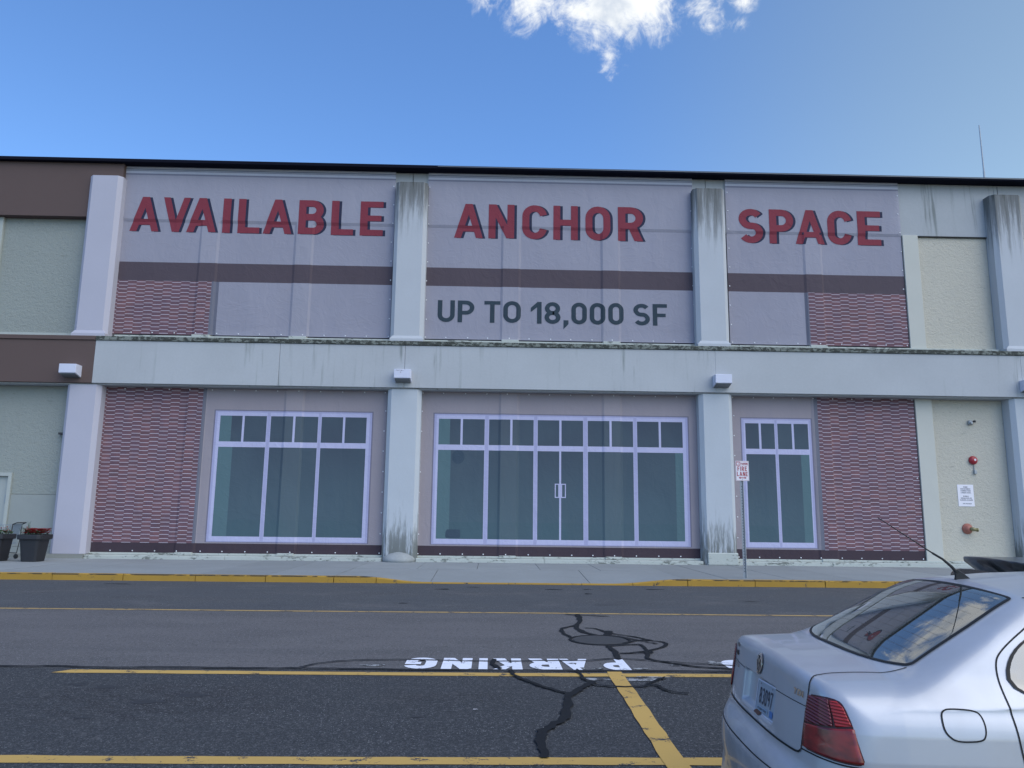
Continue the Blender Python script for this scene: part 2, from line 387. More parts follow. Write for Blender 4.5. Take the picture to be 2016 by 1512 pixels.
def glyph(ch, t):
    h = t/2
    def rc(x0, y0, x1, y1): return [[(x0, y0), (x1, y0), (x1, y1), (x0, y1)]]
    if ch == 'A':
        w = .86; a = t*1.08
        return w, [[(0, 0), (a, 0), (w/2+a*.52, 1), (w/2-a*.52, 1)], [(w-a, 0), (w, 0), (w/2+a*.52, 1), (w/2-a*.52, 1)], [(w*.24, .19), (w*.76, .19), (w*.70, .19+t*.85), (w*.30, .19+t*.85)]]
    if ch == 'V':
        w = .84; a = t*1.08
        return w, [[(0, 1), (w/2-a*.52, 0), (w/2+a*.52, 0), (a, 1)], [(w-a, 1), (w/2-a*.52, 0), (w/2+a*.52, 0), (w, 1)]]
    if ch == 'I': return t, rc(0, 0, t, 1)
    if ch == 'L': w = .56; return w, rc(0, 0, t, 1)+rc(t, 0, w, t*.92)
    if ch == 'E': w = .58; return w, rc(0, 0, t, 1)+rc(t, 0, w, t*.92)+rc(t, 1-t*.92, w, 1)+rc(t, .5-t*.44, w*.93, .5+t*.44)
    if ch == 'F': w = .56; return w, rc(0, 0, t, 1)+rc(t, 1-t*.92, w, 1)+rc(t, .48-t*.44, w*.9, .48+t*.44)
    if ch == 'T': w = .62; return w, rc(w/2-h, 0, w/2+h, 1-t*.92)+rc(0, 1-t*.92, w, 1)
    if ch == 'H': w = .68; return w, rc(0, 0, t, 1)+rc(w-t, 0, w, 1)+rc(t, .5-t*.46, w-t, .5+t*.46)
    if ch == 'N': w = .70; return w, rc(0, 0, t, 1)+rc(w-t, 0, w, 1)+[[(0, 1), (w-t*1.1, 0), (w, 0), (t*1.1, 1)]]
    if ch == 'M': w = .8; return w, rc(0, 0, t, 1)+rc(w-t, 0, w, 1)+[[(0, 1), (w/2-h, .3), (w/2+h, .3), (t, 1)], [(w, 1), (w-t, 1), (w/2-h, .3), (w/2+h, .3)]]
    if ch == 'K': w = .68; return w, rc(0, 0, t, 1)+[[(t*.8, .36), (t*.8, .62), (w-t*1.2, 1), (w, 1)], [(w*.36, .52), (w-t*1.2, 0), (w, 0), (w*.58, .66)]]
    if ch in '0O':
        w = .60 if ch == '0' else .68; rx = w/2-h; ry = rx*1.05
        return w, strip(arcp(w/2, 1-h-ry, rx, ry, 0, 180)+arcp(w/2, h+ry, rx, ry, 180, 360), t, True)
    if ch == 'Q': w, g = glyph('O', t); return w, g+[[(w*.5, .25), (w*.62, .3), (w, 0), (w*.82, 0)]]
    if ch == 'U': w = .66; rx = w/2-h; return w, strip([(h, 1)]+arcp(w/2, h+rx, rx, rx, 180, 360)+[(w-h, 1)], t)
    if ch in 'CG':
        w = .66; rx = w/2-h; ry = rx*1.02
        g = strip(arcp(w/2, 1-h-ry, rx, ry, 8, 180)+arcp(w/2, h+ry, rx, ry, 180, 352 if ch == 'C' else 360), t)
        return w, g+(rc(w*.5, .40, w, .40+t*.85) + rc(w-t, .22, w, .44) if ch == 'G' else [])
    if ch == 'D': w = .68; r = .3; return w, rc(0, 0, t, 1)+strip([(t, 1-h)]+arcp(w-h-r, 1-h-r, r, r, 90, 0)+arcp(w-h-r, h+r, r, r, 0, -90)+[(t, h)], t)
    if ch in 'PRB':
        w = .64; r = (.5-h*.0)/2; ry = (.56-h)/2 if ch != 'B' else (.5-h)/2; yc = 1-h-ry
        g = rc(0, 0, t, 1)+strip([(t, 1-h), (w-h-ry, 1-h)]+arcp(w-h-ry, yc, ry, ry, 90, -90)+[(t, yc-ry)], t)
        if ch == 'R': g += [[(w*.36, .48), (w-t*1.15, 0), (w, 0), (w*.36+t*1.1, .5)]]
        if ch == 'B': g += strip([(t, .5), (w+.02-h-ry, .5)]+arcp(w+.02-h-ry, h+ry, ry, ry, 90, -90)+[(t, h)], t)
        return w, g
    if ch == 'S':
        w = .64; rx = w/2-h; ry = (.5-h)/2
        return w, strip(arcp(w/2, .5+ry, rx, ry, 30, 200, 12)+arcp(w/2-.02, .5+ry, rx-.02, ry, 225, 262, 4)+arcp(w/2+.02, .5-ry, rx-.02, ry, 82, 45, 4)+arcp(w/2, .5-ry, rx, ry, 20, -150, 12), t)
    if ch == '1': w = .42; return w, rc(w-t, 0, w, 1)+[[(w-t*.9, 1), (0, .72), (0, .72-t*1.1), (w-t*.9, 1-t*1.35)]]
    if ch == '2': w = .6; rx = w/2-h; return w, strip(arcp(w/2, 1-h-rx, rx, rx, 170, -20)+[(h, h*1.2)], t)+rc(0, 0, w, t*.92)
    if ch == '3': w = .6; rx = w/2-h; ry = (.5-h)/2; return w, strip(arcp(w/2, .5+ry, rx, ry, 150, -90), t)+strip(arcp(w/2, .5-ry, rx, ry, 90, -150), t)
    if ch == '4': w = .62; return w, rc(w-t*1.4, 0, w-t*.4, 1)+rc(0, .2, w, .2+t*.9)+[[(0, .2), (t, .2), (w-t*.4, 1), (w-t*1.4, 1)]]
    if ch == '5': w = .6; rx = w/2-h; return w, rc(0, 1-t*.92, w, 1)+rc(0, .5, t, 1)+strip(arcp(w/2, h+rx, rx, rx, 140, -140), t)
    if ch == '6': w = .6; rx = w/2-h; return w, strip(arcp(w/2, h+rx, rx, rx, 0, 360), t)+strip([(h, h+rx)]+arcp(w/2, 1-h-rx, rx, rx, 180, 50), t)
    if ch == '7': w = .56; return w, rc(0, 1-t*.92, w, 1)+[[(w*.18, 0), (w*.18+t*1.1, 0), (w, 1-t*.9), (w-t*1.1, 1-t*.9)]]
    if ch == '8': w = .62; rx = w/2-h; ry = (.5-h)/2; return w, strip(arcp(w/2, .5+ry, rx*.94, ry, 0, 360, 20)[:-1], t, True)+strip(arcp(w/2, .5-ry, rx, ry, 0, 360, 20)[:-1], t, True)
    if ch == '9': w = .6; rx = w/2-h; return w, strip(arcp(w/2, 1-h-rx, rx, rx, 0, 360, 20)[:-1], t, True)+strip([(w-h, 1-h-rx)]+[(w-h, .45)]+arcp(w/2, .42, rx, .42-h, 0, -60), t)
    if ch == 'X': w=.7; a=t*1.1; return w, [[(0,0),(a,0),(w,1),(w-a,1)],[(w-a,0),(w,0),(a,1),(0,1)]]
    if ch == 'W': w=.95; a=t; return w, [[(0,1),(.2,0),(.2+a,0),(a,1)],[(.2,0),(.2+a,0),(.5+a/2,.8),(.5-a/2,.8)],[(.5-a/2,.8),(.75-a,0),(.75,0),(.5+a/2,.8)],[(.75-a,0),(.75,0),(w,1),(w-a,1)]]
    if ch == ',': return t*1.1, [[(0, t), (t*1.1, t), (t*1.1, 0), (.0, -.24), (0, 0)]]
    if ch == '.': return t, rc(0, 0, t, t)
    if ch == '-': return .3, rc(0, .4, .3, .4+t)
    return .3, []
def text_polys(s, t=.19, track=.12, space=.34):
    x = 0; out = []
    for ch in s:
        if ch == ' ': x += space; continue
        w, g = glyph(ch, t); out.append((ch, [[(p[0]+x, p[1]) for p in q] for q in g])); x += w+track
    return x-track, out
def text_in(s, x0, x1, z0, z1, t=.19, track=.12, space=.34):
    """polygons of the string fitted to a box; returns list of (char, polys)"""
    W, g = text_polys(s, t, track, space); k = (x1-x0)/W
    return [(c, [[(x0+p[0]*k, z0+p[1]*(z1-z0)) for p in q] for q in ps]) for c, ps in g]

# ================================================================== ground
def plane(name, x0, x1, y0, y1, z, m, nx=1, ny=1):
    vs = [(x0+(x1-x0)*i/nx, y0+(y1-y0)*j/ny, z) for j in range(ny+1) for i in range(nx+1)]
    fs = [(j*(nx+1)+i, j*(nx+1)+i+1, (j+1)*(nx+1)+i+1, (j+1)*(nx+1)+i) for j in range(ny) for i in range(nx)]
    return MB().add(vs, fs).build(name, m)
tag(plane('parking_lot', -220, 220, -200, 240, 0, M_asph), kind='structure')
def walk_z(x, y):
    rx = min(1, max(0, (x+3.15)/1.6)) if x < 1 else min(1, max(0, (4.55-x)/1.75))
    rx = rx*rx*(3-2*rx); ry = min(1, max(0, (21.1-y)/2.6))
    return .15-.128*rx*ry
KY = 18.42
walk = empty('sidewalk', (0, KY*S, 0), kind='structure')
link('sidewalk_bed', [(x*S, y*S, (walk_z(x, y)-.022)*S) for y in np.linspace(KY+.1, 24.6, 13) for x in np.linspace(-30, 30, 121)],
     [(j*121+i, j*121+i+1, (j+1)*121+i+1, (j+1)*121+i) for j in range(12) for i in range(120)], mat('joint_sand', (.09, .092, .09), .95), walk)
def slab(x0, x1, y0, y1):
    g = .007; x0 += g; x1 -= g; y0 += g; y1 -= g; nx = max(1, int((x1-x0)/.5)); ny = max(1, int((y1-y0)/.5))
    dz = random.uniform(-.003, .003); vs = []; top = []
    for j in range(ny+1):
        for i in range(nx+1):
            x = x0+(x1-x0)*i/nx; y = y0+(y1-y0)*j/ny; top.append(len(vs)); vs.append((x, y, walk_z(x, y)+dz))
    fs = [(j*(nx+1)+i, j*(nx+1)+i+1, (j+1)*(nx+1)+i+1, (j+1)*(nx+1)+i) for j in range(ny) for i in range(nx)]
    ring = [i for i in range(nx+1)]+[j*(nx+1)+nx for j in range(1, ny+1)]+[ny*(nx+1)+i for i in range(nx-1, -1, -1)]+[j*(nx+1) for j in range(ny-1, 0, -1)]
    k = len(vs); vs += [(vs[i][0], vs[i][1], vs[i][2]-.06) for i in ring]; n = len(ring)
    fs += [(ring[i], k+i, k+(i+1) % n, ring[(i+1) % n]) for i in range(n)]
    v = random.choice((0, 0, 1, 2)); c = (.255, .275, .285); c = tuple(q*(1, .93, 1.06)[v] for q in c)
    MB().add(vs, fs).build('slab', mat('sidewalk_concrete_%d' % v, c, .9, spec=.25, fn=mottled(c, .24, .7, .25, (.16, .165, .165)), bump=(40, .3, .004)), walk)
xs = [-8.49-1.61*k for k in range(13, 0, -1)]+[-8.49, -6.84, -5.23, -3.66]
for a, b in zip(xs[:-1], xs[1:]): slab(a, b, KY+.15, 24.3)
for a, b in [(-3.66, -1.43), (-1.43, 2.32), (2.32, 4.55)]: slab(a, b, KY+.15, 21.1)
for a, b in [(-3.66, -2.0), (-2.0, -.40), (-.40, 1.3), (1.3, 2.92), (2.92, 4.55)]: slab(a, b, 21.1, 24.3)
xs = [4.55, 5.6, 7.2, 8.8, 10.4, 12.0, 13.6, 15.2, 16.8, 18.4, 20]
for a, b in zip(xs[:-1], xs[1:]): slab(a, b, KY+.15, 24.3)
# kerb stones
kx = [-8.49-1.61*k for k in range(7, 0, -1)]+[-8.49, -6.84, -5.23, -3.66, -2.68, -1.38, .4, 2.1, 3.3, 4.59, 6.18, 7.84, 9.5, 11.1, 12.7, 14.3, 15.9, 17.5]
for a, b in zip(kx[:-1], kx[1:]):
    n = 6; vs = []; fs = []; jy = random.uniform(-.006, .006); jz = random.uniform(-.004, .004)
    for i in range(n+1):
        x = a+.008+(b-a-.016)*i/n; z = walk_z(x, KY+.15)+.002+jz; c = min(.014, z*.3)
        for (yy, zz) in ((KY, 0), (KY, z-c), (KY+c, z), (KY+.15, z), (KY+.15, 0)): vs.append((x, yy+jy, zz))
    for i in range(n):
        for j in range(4): fs.append((i*5+j, (i+1)*5+j, (i+1)*5+j+1, i*5+j+1))
    fs += [(4, 3, 2, 1, 0), tuple(n*5+j for j in range(5))]
    MB().add(vs, fs).build('kerb_stone', M_kerb, walk)
# shadowed gutter joint
# painted lines
def line(name, quads, z, m):
    vs = []; fs = []
    for q in quads:
        k = len(vs); vs += [(x, y, z/S) for x, y in q]; fs.append(tuple(range(k, k+len(q))))
    return tag(MB().add(vs, fs).build(name, m), kind='structure')
def rough_line(name, p0, p1, w, z, m, cut=(0, 0)):
    L = math.dist(p0, p1); n = max(2, int(L/.22)); d = ((p1[0]-p0[0])/L, (p1[1]-p0[1])/L); nn = (-d[1], d[0]); a = []; b = []
    for i in range(n+1):
        t = i/n; wob = .012*math.sin(t*L*.8+p0[1])
        j1 = random.uniform(-.006, .006); j2 = random.uniform(-.006, .006)
        c = (p0[0]+d[0]*L*t+nn[0]*wob, p0[1]+d[1]*L*t+nn[1]*wob)
        o1 = cut[0] if i == 0 else 0
        a.append((c[0]+nn[0]*(w/2+j1)+d[0]*o1, c[1]+nn[1]*(w/2+j1))); b.append((c[0]-nn[0]*(w/2+j2), c[1]-nn[1]*(w/2+j2)))
    return line(name, [[b[i], b[i+1], a[i+1], a[i]] for i in range(n)], z, m)
rough_line('fire_lane_line', (-16, 13.16), (16, 13.13), .115, .004, M_yeld)
rough_line('stall_line', (-4.36, 8.18), (12, 8.20), .155, .004, M_yel, (.12, 0))
rough_line('stall_line', (-9, 5.41), (12, 5.39), .155, .004, M_yel)
rough_line('stall_line', (1.275, 8.34), (1.20, 2.0), .155, .008, M_yel)
rough_line('stall_line', (-9, 2.6), (12, 2.6), .155, .004, M_yel)
def ground_text(s, xr, y_far, h, w, name, t=.2):
    W, g = text_polys(s, t, .14, .4); k = w/W; vs = []; fs = []; c = 0
    for ch, ps in g:
        for p in ps:
            b = len(vs); vs += [(xr-q[0]*k, y_far-q[1]*h, (.006+c*.0002)/S) for q in p]; fs.append(tuple(range(b, b+len(p)))); c = (c+1) % 12
    return tag(MB().add(vs, fs).build(name, M_wht), kind='structure')
for ch, (a, b) in zip('GNIKRAP', [(-.92, -.58), (-.52, -.2), (-.125, -.03), (.03, .34), (.42, .76), (.77, 1.08), (1.22, 1.49)]): ground_text(ch, b, 9.05, .62, b-a, 'parking_lettering', .24)
for ch, (a, b) in zip('ON', [(2.56, 2.92), (3.0, 3.36)]): ground_text(ch, b, 9.05, .62, b-a, 'parking_lettering', .24)
# sealed cracks
def cat(pts, k=5):
    P = [pts[0]]+list(pts)+[pts[-1]]; out = []
    for i in range(1, len(P)-2):
        for j in range(k):
            t = j/k; p0, p1, p2, p3 = [Vector((*q, 0)) for q in P[i-1:i+3]]
            out.append((.5*((2*p1)+(-p0+p2)*t+(2*p0-5*p1+4*p2-p3)*t*t+(-p0+3*p1-3*p2+p3)*t**3)))
    out.append(Vector((*pts[-1], 0))); return out
TAR = []
def tar(pts, w, z=.0095):
    q = cat(pts); n = len(q); a = []; 
    for i, p in enumerate(q):
        d = (q[min(i+1, n-1)]-q[max(i-1, 0)]).normalized(); nn = Vector((-d.y, d.x, 0))
        ww = w/2*(.75+.5*random.random())*(.55 if i in (0, n-1) else 1)
        p = p+nn*random.uniform(-.012, .012)
        a.append((p+nn*ww, p-nn*ww))
    zz = (z+len(TAR)*.00035)/S; vs = []; fs = []
    for l, r in a: vs += [(l.x, l.y, zz), (r.x, r.y, zz)]
    fs = [(2*i+1, 2*i+3, 2*i+2, 2*i) for i in range(n-1)]
    TAR.append((vs, fs))
tar([(1.4, 13.05), (1.40, 12.85), (1.37, 12.29), (1.24, 11.57), (1.3, 11.04), (1.46, 10.74)], .08)
tar([(1.27, 11.73), (1.12, 11.57), (1.0, 11.31), (1.01, 10.89), (1.07, 10.59)], .06)
tar([(1.2, 12.98), (1.5, 12.9), (1.9, 12.8)], .05)
tar([(1.34, 11.48), (1.51, 11.39), (1.64, 11.01), (1.93, 10.67), (2.08, 10.39), (2.23, 10.23), (2.15, 9.92), (1.88, 9.59), (1.52, 9.4)], .045)
tar([(1.65, 11.2), (1.62, 11.0), (1.56, 10.76)], .10)
tar([(1.45, 10.76), (1.7, 10.72), (1.95, 10.35), (2.12, 10.12)], .04)
tar([(1.67, 10.13), (1.91, 10.38), (2.08, 10.39)], .05)
tar([(1.44, 9.93), (1.48, 9.57), (1.46, 9.24), (1.44, 9.0)], .065)
tar([(1.9, 9.99), (1.87, 9.52), (1.80, 9.10), (2.02, 8.80), (2.3, 8.60), (2.9, 8.46)], .05)
tar([(1.42, 9.9), (1.82, 10.06), (1.9, 9.99)], .05)
tar([(1.5, 9.42), (1.88, 9.45), (1.9, 9.6)], .035)
tar([(-9, 8.42), (-5.01, 8.40), (-4.52, 8.42), (-3.96, 8.36), (-3.48, 8.40), (-2.7, 8.385), (-1.93, 8.40), (-1.4, 8.38), (-.6, 8.36), (.45, 8.38), (1.67, 8.385), (2.9, 8.40), (5, 8.4)], .045)
tar([(-1.99, 8.44), (-1.78, 8.71), (-1.48, 8.86), (-1.04, 8.91), (-.59, 8.89), (-.2, 8.86), (.19, 8.87), (.65, 8.92), (1.04, 8.94), (1.41, 9.08), (1.79, 8.97), (2.3, 8.8), (3.2, 8.6)], .033)
tar([(.05, 8.98), (.02, 8.75), (.10, 8.42)], .05)
tar([(.21, 8.38), (.25, 8.10), (.41, 7.75), (.55, 7.53), (.69, 7.35), (.78, 7.33)], .045)
tar([(1.02, 7.85), (.94, 7.72), (.82, 7.48), (.72, 7.27), (.66, 6.9), (.6, 6.49), (.47, 6.23), (.39, 6.05), (.37, 5.73), (.38, 5.45)], .075)
tar([(.97, 7.72), (1.18, 7.62), (1.43, 7.64), (1.58, 7.72), (1.62, 7.55), (1.68, 7.40), (1.82, 7.36)], .04)
tar([(1.50, 7.74), (1.60, 7.86), (1.76, 8.07)], .035)
tar([(.9, 8.44), (.92, 8.0), (.98, 7.84)], .035)
for vs, fs in TAR: pass
mb = MB()
for vs, fs in TAR: mb.add(vs, fs)
tag(mb.build('crack_sealant', M_tar), kind='structure')
def blobs(name, spots, m, z):
    mb = MB(); 
    for i, (x, y, rx, ry) in enumerate(spots):
        n = 18; ph = random.random()*6; vs = [(x, y, (z+i*.0002)/S)]
        for k in range(n):
            a = 2*math.pi*k/n; r = 1+.22*math.sin(3*a+ph)+.12*math.sin(5*a+2*ph)+random.uniform(-.08, .08)
            vs.append((x+rx*r*math.cos(a), y+ry*r*math.sin(a), (z+i*.0002)/S))
        mb.add(vs, [(0, k+1, (k+1) % n+1) for k in range(n)])
    return tag(mb.build(name, m), kind='structure')
sp = [(-3.82, 7.61, .09, .06), (-3.5, 7.50, .12, .07), (-3.71, 7.22, .12, .06), (-2.62, 7.20, .14, .07), (-2.9, 6.95, .14, .07), (-2.85, 6.69, .09, .07), (-2.25, 6.84, .06, .03), (-2.03, 7.14, .16, .05), (-2.0, 6.84, .10, .06), (-2.5, 6.32, .05, .04),
      (-3.16, 6.42, .07, .03), (-3.42, 6.60, .05, .05), (-1.7, 6.85, .06, .04), (-3.9, 7.2, .07, .03), (-3.3, 6.7, .05, .03), (-2.5, 7.0, .08, .03), (-3.45, 7.75, .14, .03), (-.58, 6.51, .05, .03), (-.25, 7.28, .11, .03), (-3.0, 7.1, .05, .03), (-2.6, 6.75, .04, .02), (-.7, 7.3, .08, .03), (-2.9, 7.35, .04, .02)]
blobs('oil_spots', [sp[i] for i in (0, 1, 3, 4, 10, 17)], M_oil, .0012)
blobs('worn_white_paint', [(1.05, 7.98, .13, .05), (1.48, 7.98, .22, .07), (1.62, 8.10, .16, .03), (1.15, 8.52, .06, .04), (2.05, 8.75, .10, .06), (1.6, 8.52, .09, .04), (2.5, 8.85, .10, .12), (-1.25, 8.6, .12, .05), (.95, 8.5, .06, .06)], M_whtold, .0045)
cracks = [(-1.05, 17.1, .16, .10), (2.1, 17.35, .10, .05), (1.35, 17.3, .2, .08), (2.0, 16.4, .08, .1), (-1.6, 14.4, .08, .05), (3.6, 17.5, .2, .06), (5.0, 15.2, .15, .03), (-8.2, 17.6, .3, .05), (2.1, 14.4, .3, .015), (6.9, 14.3, .25, .02), (-.4, 17.6, .15, .04)]
blobs('tar_spots', cracks, M_tar, .0025)
mh = MB(); mh.lathe((1.42, 10.40, 0), [(.002, .010), (.345, .010), (.352, .004)], 40)
mho = empty('manhole', (1.42*S, 10.40*S, 0), 'flat round manhole cover set flush in the drive lane among sealed cracks', 'manhole cover')
mh.build('cover', M_iron, mho)
MB().lathe((1.42, 10.40, 0), [(.365, .003), (.372, .0115), (.40, .0115), (.41, .003)], 40, cap=False).build('frame_ring', M_tar, mho)
tag(blobs('litter', [(-.12, 6.73, .022, .008)], M_sign, .012), 'tiny scrap of white litter on the dark stall asphalt', 'litter')
bpy.data.objects['litter'].pop('kind', None)

# ================================================================== building
P0, PB = 24.0, 24.4
B = empty('commercial_building', (0, P0*S, 0), 'long two storey concrete store with dark roof edge, pillars and covered window bays', 'building')
def part(name, m, *boxes, bev=0.0, parent=None):
    mb = MB()
    for b in boxes: mb.box(*b, bev=bev)
    return mb.build(name, m, parent or B)
XL, XR = -30.0, 60.0
WX = -12.57             # where the brown part ends
# roof edge
part('roof_coping', M_coping, (XL, XR, P0+.02, P0+.9, 12.90, 13.015), bev=.012)
part('coping_highlight', mat('coping_highlight', (.10, .12, .15), .4, .3), (-2.0, XR, P0-.004, P0+.016, 12.955, 12.985))  # paler strip paints a highlight along the right part of the coping
part('roof_slab', M_fascia, (XL, XR, PB+.51, 44, 12.6, 12.895))
part('upper_fascia', M_brown, (XL, WX+.2, P0+.18, PB+.5, 11.04, 12.896))
fas = [WX+.203, -2.86, 7.03, 16.95, 26.8, 36.7, XR]
for a, b in zip(fas[:-1], fas[1:]): part('upper_fascia', M_fascia, (a+.004, b-.004, PB+.02, PB+.5, 11.04, 12.896), bev=.006)
# spandrel beam between the storeys, in lengths
part('spandrel_beam', M_brown, (XL, WX, P0-.06, PB+.6, 5.5, 6.86), bev=.008)
for a, b in [(WX+.005, -6.80), (-6.792, -2.86), (-2.852, 7.03), (7.032, 16.95), (16.952, 30), (30.01, XR)]:
    part('spandrel_beam', M_beam, (a, b, P0-.06, PB+.6, 5.5, 6.86), bev=.008)
part('ledge', M_brown, (XL, WX, P0-.10, PB+.3, 6.863, 7.0), bev=.012)
part('ledge', M_ledge, (WX+.004, XR, P0-.10, PB+.3, 6.863, 7.0), bev=.012)
sill = MB(); sill.box(WX+.4, 60, PB-.16, PB+.2, 7.003, 7.12, bev=.01)
sill.build('upper_sill', M_plinth, B)
part('beam_soffit', M_fascia, (XL, XR, P0+.03, PB+.55, 5.462, 5.497))
# pillars
def pillar(xc, z0, z1, m, w=1.06, ch=.125, name='pillar', y1=PB+.35):
    a, b = xc-w/2, xc+w/2
    pts = [(a+ch, P0), (b-ch, P0), (b, P0+ch*.9), (b, y1), (a, y1), (a, P0+ch*.9)]
    return MB().prism(pts, z0, z1).build(name, m, B)
for i, xc in enumerate((-22.9, -12.84, -2.84, 7.03, 17.08, 27.0, 36.9)):
    mu, ml = (M_pillW, M_pillW) if i < 2 else (M_pillU, M_pillL)
    o = pillar(xc, 7.003, 12.40, mu); o2 = pillar(xc, .285 if i < 2 else .15, 5.458, ml)
    p = MB().prism([(xc-.53, P0-.05), (xc+.53, P0-.05), (xc+.56, PB), (xc-.56, PB)], 7.003, 7.09)
    p.add([(xc-.53+dx, y, z) for z, e in ((7.09, 0), (7.19, .09)) for dx, y in ((e, P0-.05+e*.5), (1.06-e, P0-.05+e*.5), (1.06-e*.5, PB), (e*.5, PB))], [(0, 1, 5, 4), (1, 2, 6, 5), (2, 3, 7, 6), (3, 0, 4, 7), (4, 5, 6, 7)])
    p.build('pillar_foot', mu, B)
    if i >= 2: # panel joint above the upper pillar
        MB().box(xc-.005, xc+.005, PB+.012, PB+.022, 12.42, 12.86).build('joint', M_gap, B)
# rounded guard at the foot of the centre-left pillar, low pedestal at the next
g = MB(); g.lathe((-2.84, P0+.12, .14), [(.50, 0), (.50, .10), (.44, .17), (.30, .25), (.12, .30), (.002, .31)], 24); g.build('pillar_guard', mat('guard_conc', C_CONC, .9, fn=mottled((.30, .32, .33), .3, 4)), B, True)
part('pillar_pedestal', M_plinth, (6.62, 7.56, P0-.035, P0+.2, .15, .52), bev=.02)
# plinth course along the foot
for a, b in [(WX+.25, -8.1), (-8.095, -3.37), (-2.33, 1.6), (1.605, 6.49), (7.58, 10.5), (10.505, 16.5), (17.63, 30)]:
    part('plinth', M_plinth, (a, b, P0+.03, PB+.3, .12, .26), bev=.012)
    part('plinth_step', M_plinth, (a, b, PB-.10, PB+.3, .262, .325), bev=.008)
part('plinth', mat('plinth_left', (.3, .31, .29), .9, fn=mottled((.26, .27, .255), .2, 2)), (XL, -12.33, P0+.0, PB+.3, .12, .280))
# mullions and infill behind the banners, both storeys
for x in (-9.45, -6.36, .47, 3.77, 10.55):
    part('mullion', M_trimR, (x-.26, x+.26, PB-.022, PB+.35, 7.0, 11.038)); part('mullion', M_trimR, (x-.26, x+.26, PB-.022, PB+.35, .26, 5.458))
    part('mullion_foot', M_plinth, (x-.28, x+.28, PB-.17, PB-.025, 7.05, 7.17), bev=.01)
    part('mullion_foot', M_plinth, (x-.26, x+.26, PB-.14, PB-.025, .27, .35), bev=.008)
for a, b in ((-12.31, -3.37), (-2.31, 6.5), (7.56, 13.62)):
    part('infill_wall', M_dark, (a, b, PB+.2, PB+.4, 7.0, 11.038)); part('infill_wall', M_dark, (a, b, PB+.2, PB+.4, .26, 5.458))
    for x_, z_ in ((a-.045, 7.05), (b-.02, 7.05), (a-.045, .33), (b-.02, .33)): part('gap_shadow_strip', M_gap, (x_, x_+.05, PB+.005, PB+.011, z_, z_+(3.95 if z_ > 1 else 5.1)))  # thin black strips stand in for shade between pillar and banner
    part('frame_edge', M_trimR, (a, a+.05, PB+.012, PB+.19, .33, 5.458)); part('frame_edge', M_trimR, (b-.05, b, PB+.012, PB+.19, .33, 5.458))
# right bay
part('mullion', M_trimR, (13.625, 14.15, PB-.06, PB+.36, 7.0, 11.037), bev=.008)
part('mullion', M_trimR, (13.625, 14.17, PB-.06, PB+.36, .26, 5.457), bev=.008)
part('wall_panel', M_stuccoR, (14.152, 16.54, PB+.06, PB+.5, 7.14, 11.03)); part('wall_panel', M_stuccoR, (14.172, 16.54, PB+.06, PB+.5, .262, 5.457))
part('panel_reveal', M_gap, (14.2, 16.6, PB+.0, PB+.04, 11.0, 11.036))
part('wall_panel', M_stuccoR, (17.62, 26.46, PB+.06, PB+.5, 7.14, 11.03), (17.62, 26.46, PB+.06, PB+.5, .262, 5.457)); part('wall_panel', M_stuccoR, (27.54, XR, PB+.06, PB+.5, 7.14, 11.03), (27.54, XR, PB+.06, PB+.5, .262, 5.457))
# left bay
part('wall_panel', M_stuccoL, (-16.17, -13.37, PB+.06, PB+.5, 7.19, 11.035)); part('mullion', mat('mull_left', (.4, .42, .4), .85, fn=mottled((.40, .43, .41), .1, 1)), (-16.7, -16.175, PB-.05, PB+.4, 7.0, 11.036), bev=.01)
part('panel_sill', mat('mull_left', (.4, .42, .4), .85), (-16.17, -13.37, PB-.03, PB+.3, 7.003, 7.10), (-16.17, -13.37, PB+.02, PB+.3, 7.105, 7.185), bev=.006)
part('wall_panel', M_stuccoL, (-22.3, -16.72, PB+.06, PB+.5, 7.1, 11.035))
part('wall_panel', M_stuccoL, (-14.95, -13.37, PB+.06, PB+.5, 2.055, 5.457)); part('wall_panel', M_stuccoL, (-22.3, -14.953, PB+.061, PB+.5, 2.72, 5.457))
M_smoothL = mat('smooth_render_left', (.30, .325, .31), .9, fn=mottled((.29, .315, .305), .14, 1.2), bump=(20, .2, .005))
part('base_panel', M_smoothL, (-14.95, -13.37, PB+.05, PB+.5, 1.015, 2.045), bev=.006); part('base_panel', M_smoothL, (-14.95, -13.37, PB+.05, PB+.5, .47, 1.005), bev=.006)
part('base_panel', M_smoothL, (-14.95, -13.37, PB+.0, PB+.5, .272, .462), bev=.006)
dr = empty('service_door', (-15.7*S, PB*S, .15*S)); dr.parent = B; dr.location = dr.location-B.location
MB().box(-16.5, -15.06, PB+.10, PB+.2, .16, 2.6).build('door_leaf', mat('door_grey', (.36, .39, .38), .6, fn=mottled((.36, .39, .38), .06, 1)), dr)
MB().box(-15.06, -14.955, PB-.0, PB+.3, .16, 2.715).box(-16.6, -15.062, PB-.0, PB+.3, 2.605, 2.715).box(-16.6, -16.502, PB-.0, PB+.3, .16, 2.604).build('door_frame', mat('mull_left', (.4, .42, .4), .85), dr)
MB().box(-15.13, -15.09, PB+.07, PB+.099, 1.8, 2.05).build('hinge', M_steel, dr)
part('back_volume', M_dark, (XL+.2, XR-.2, PB+.9, 43, .2, 12.5))

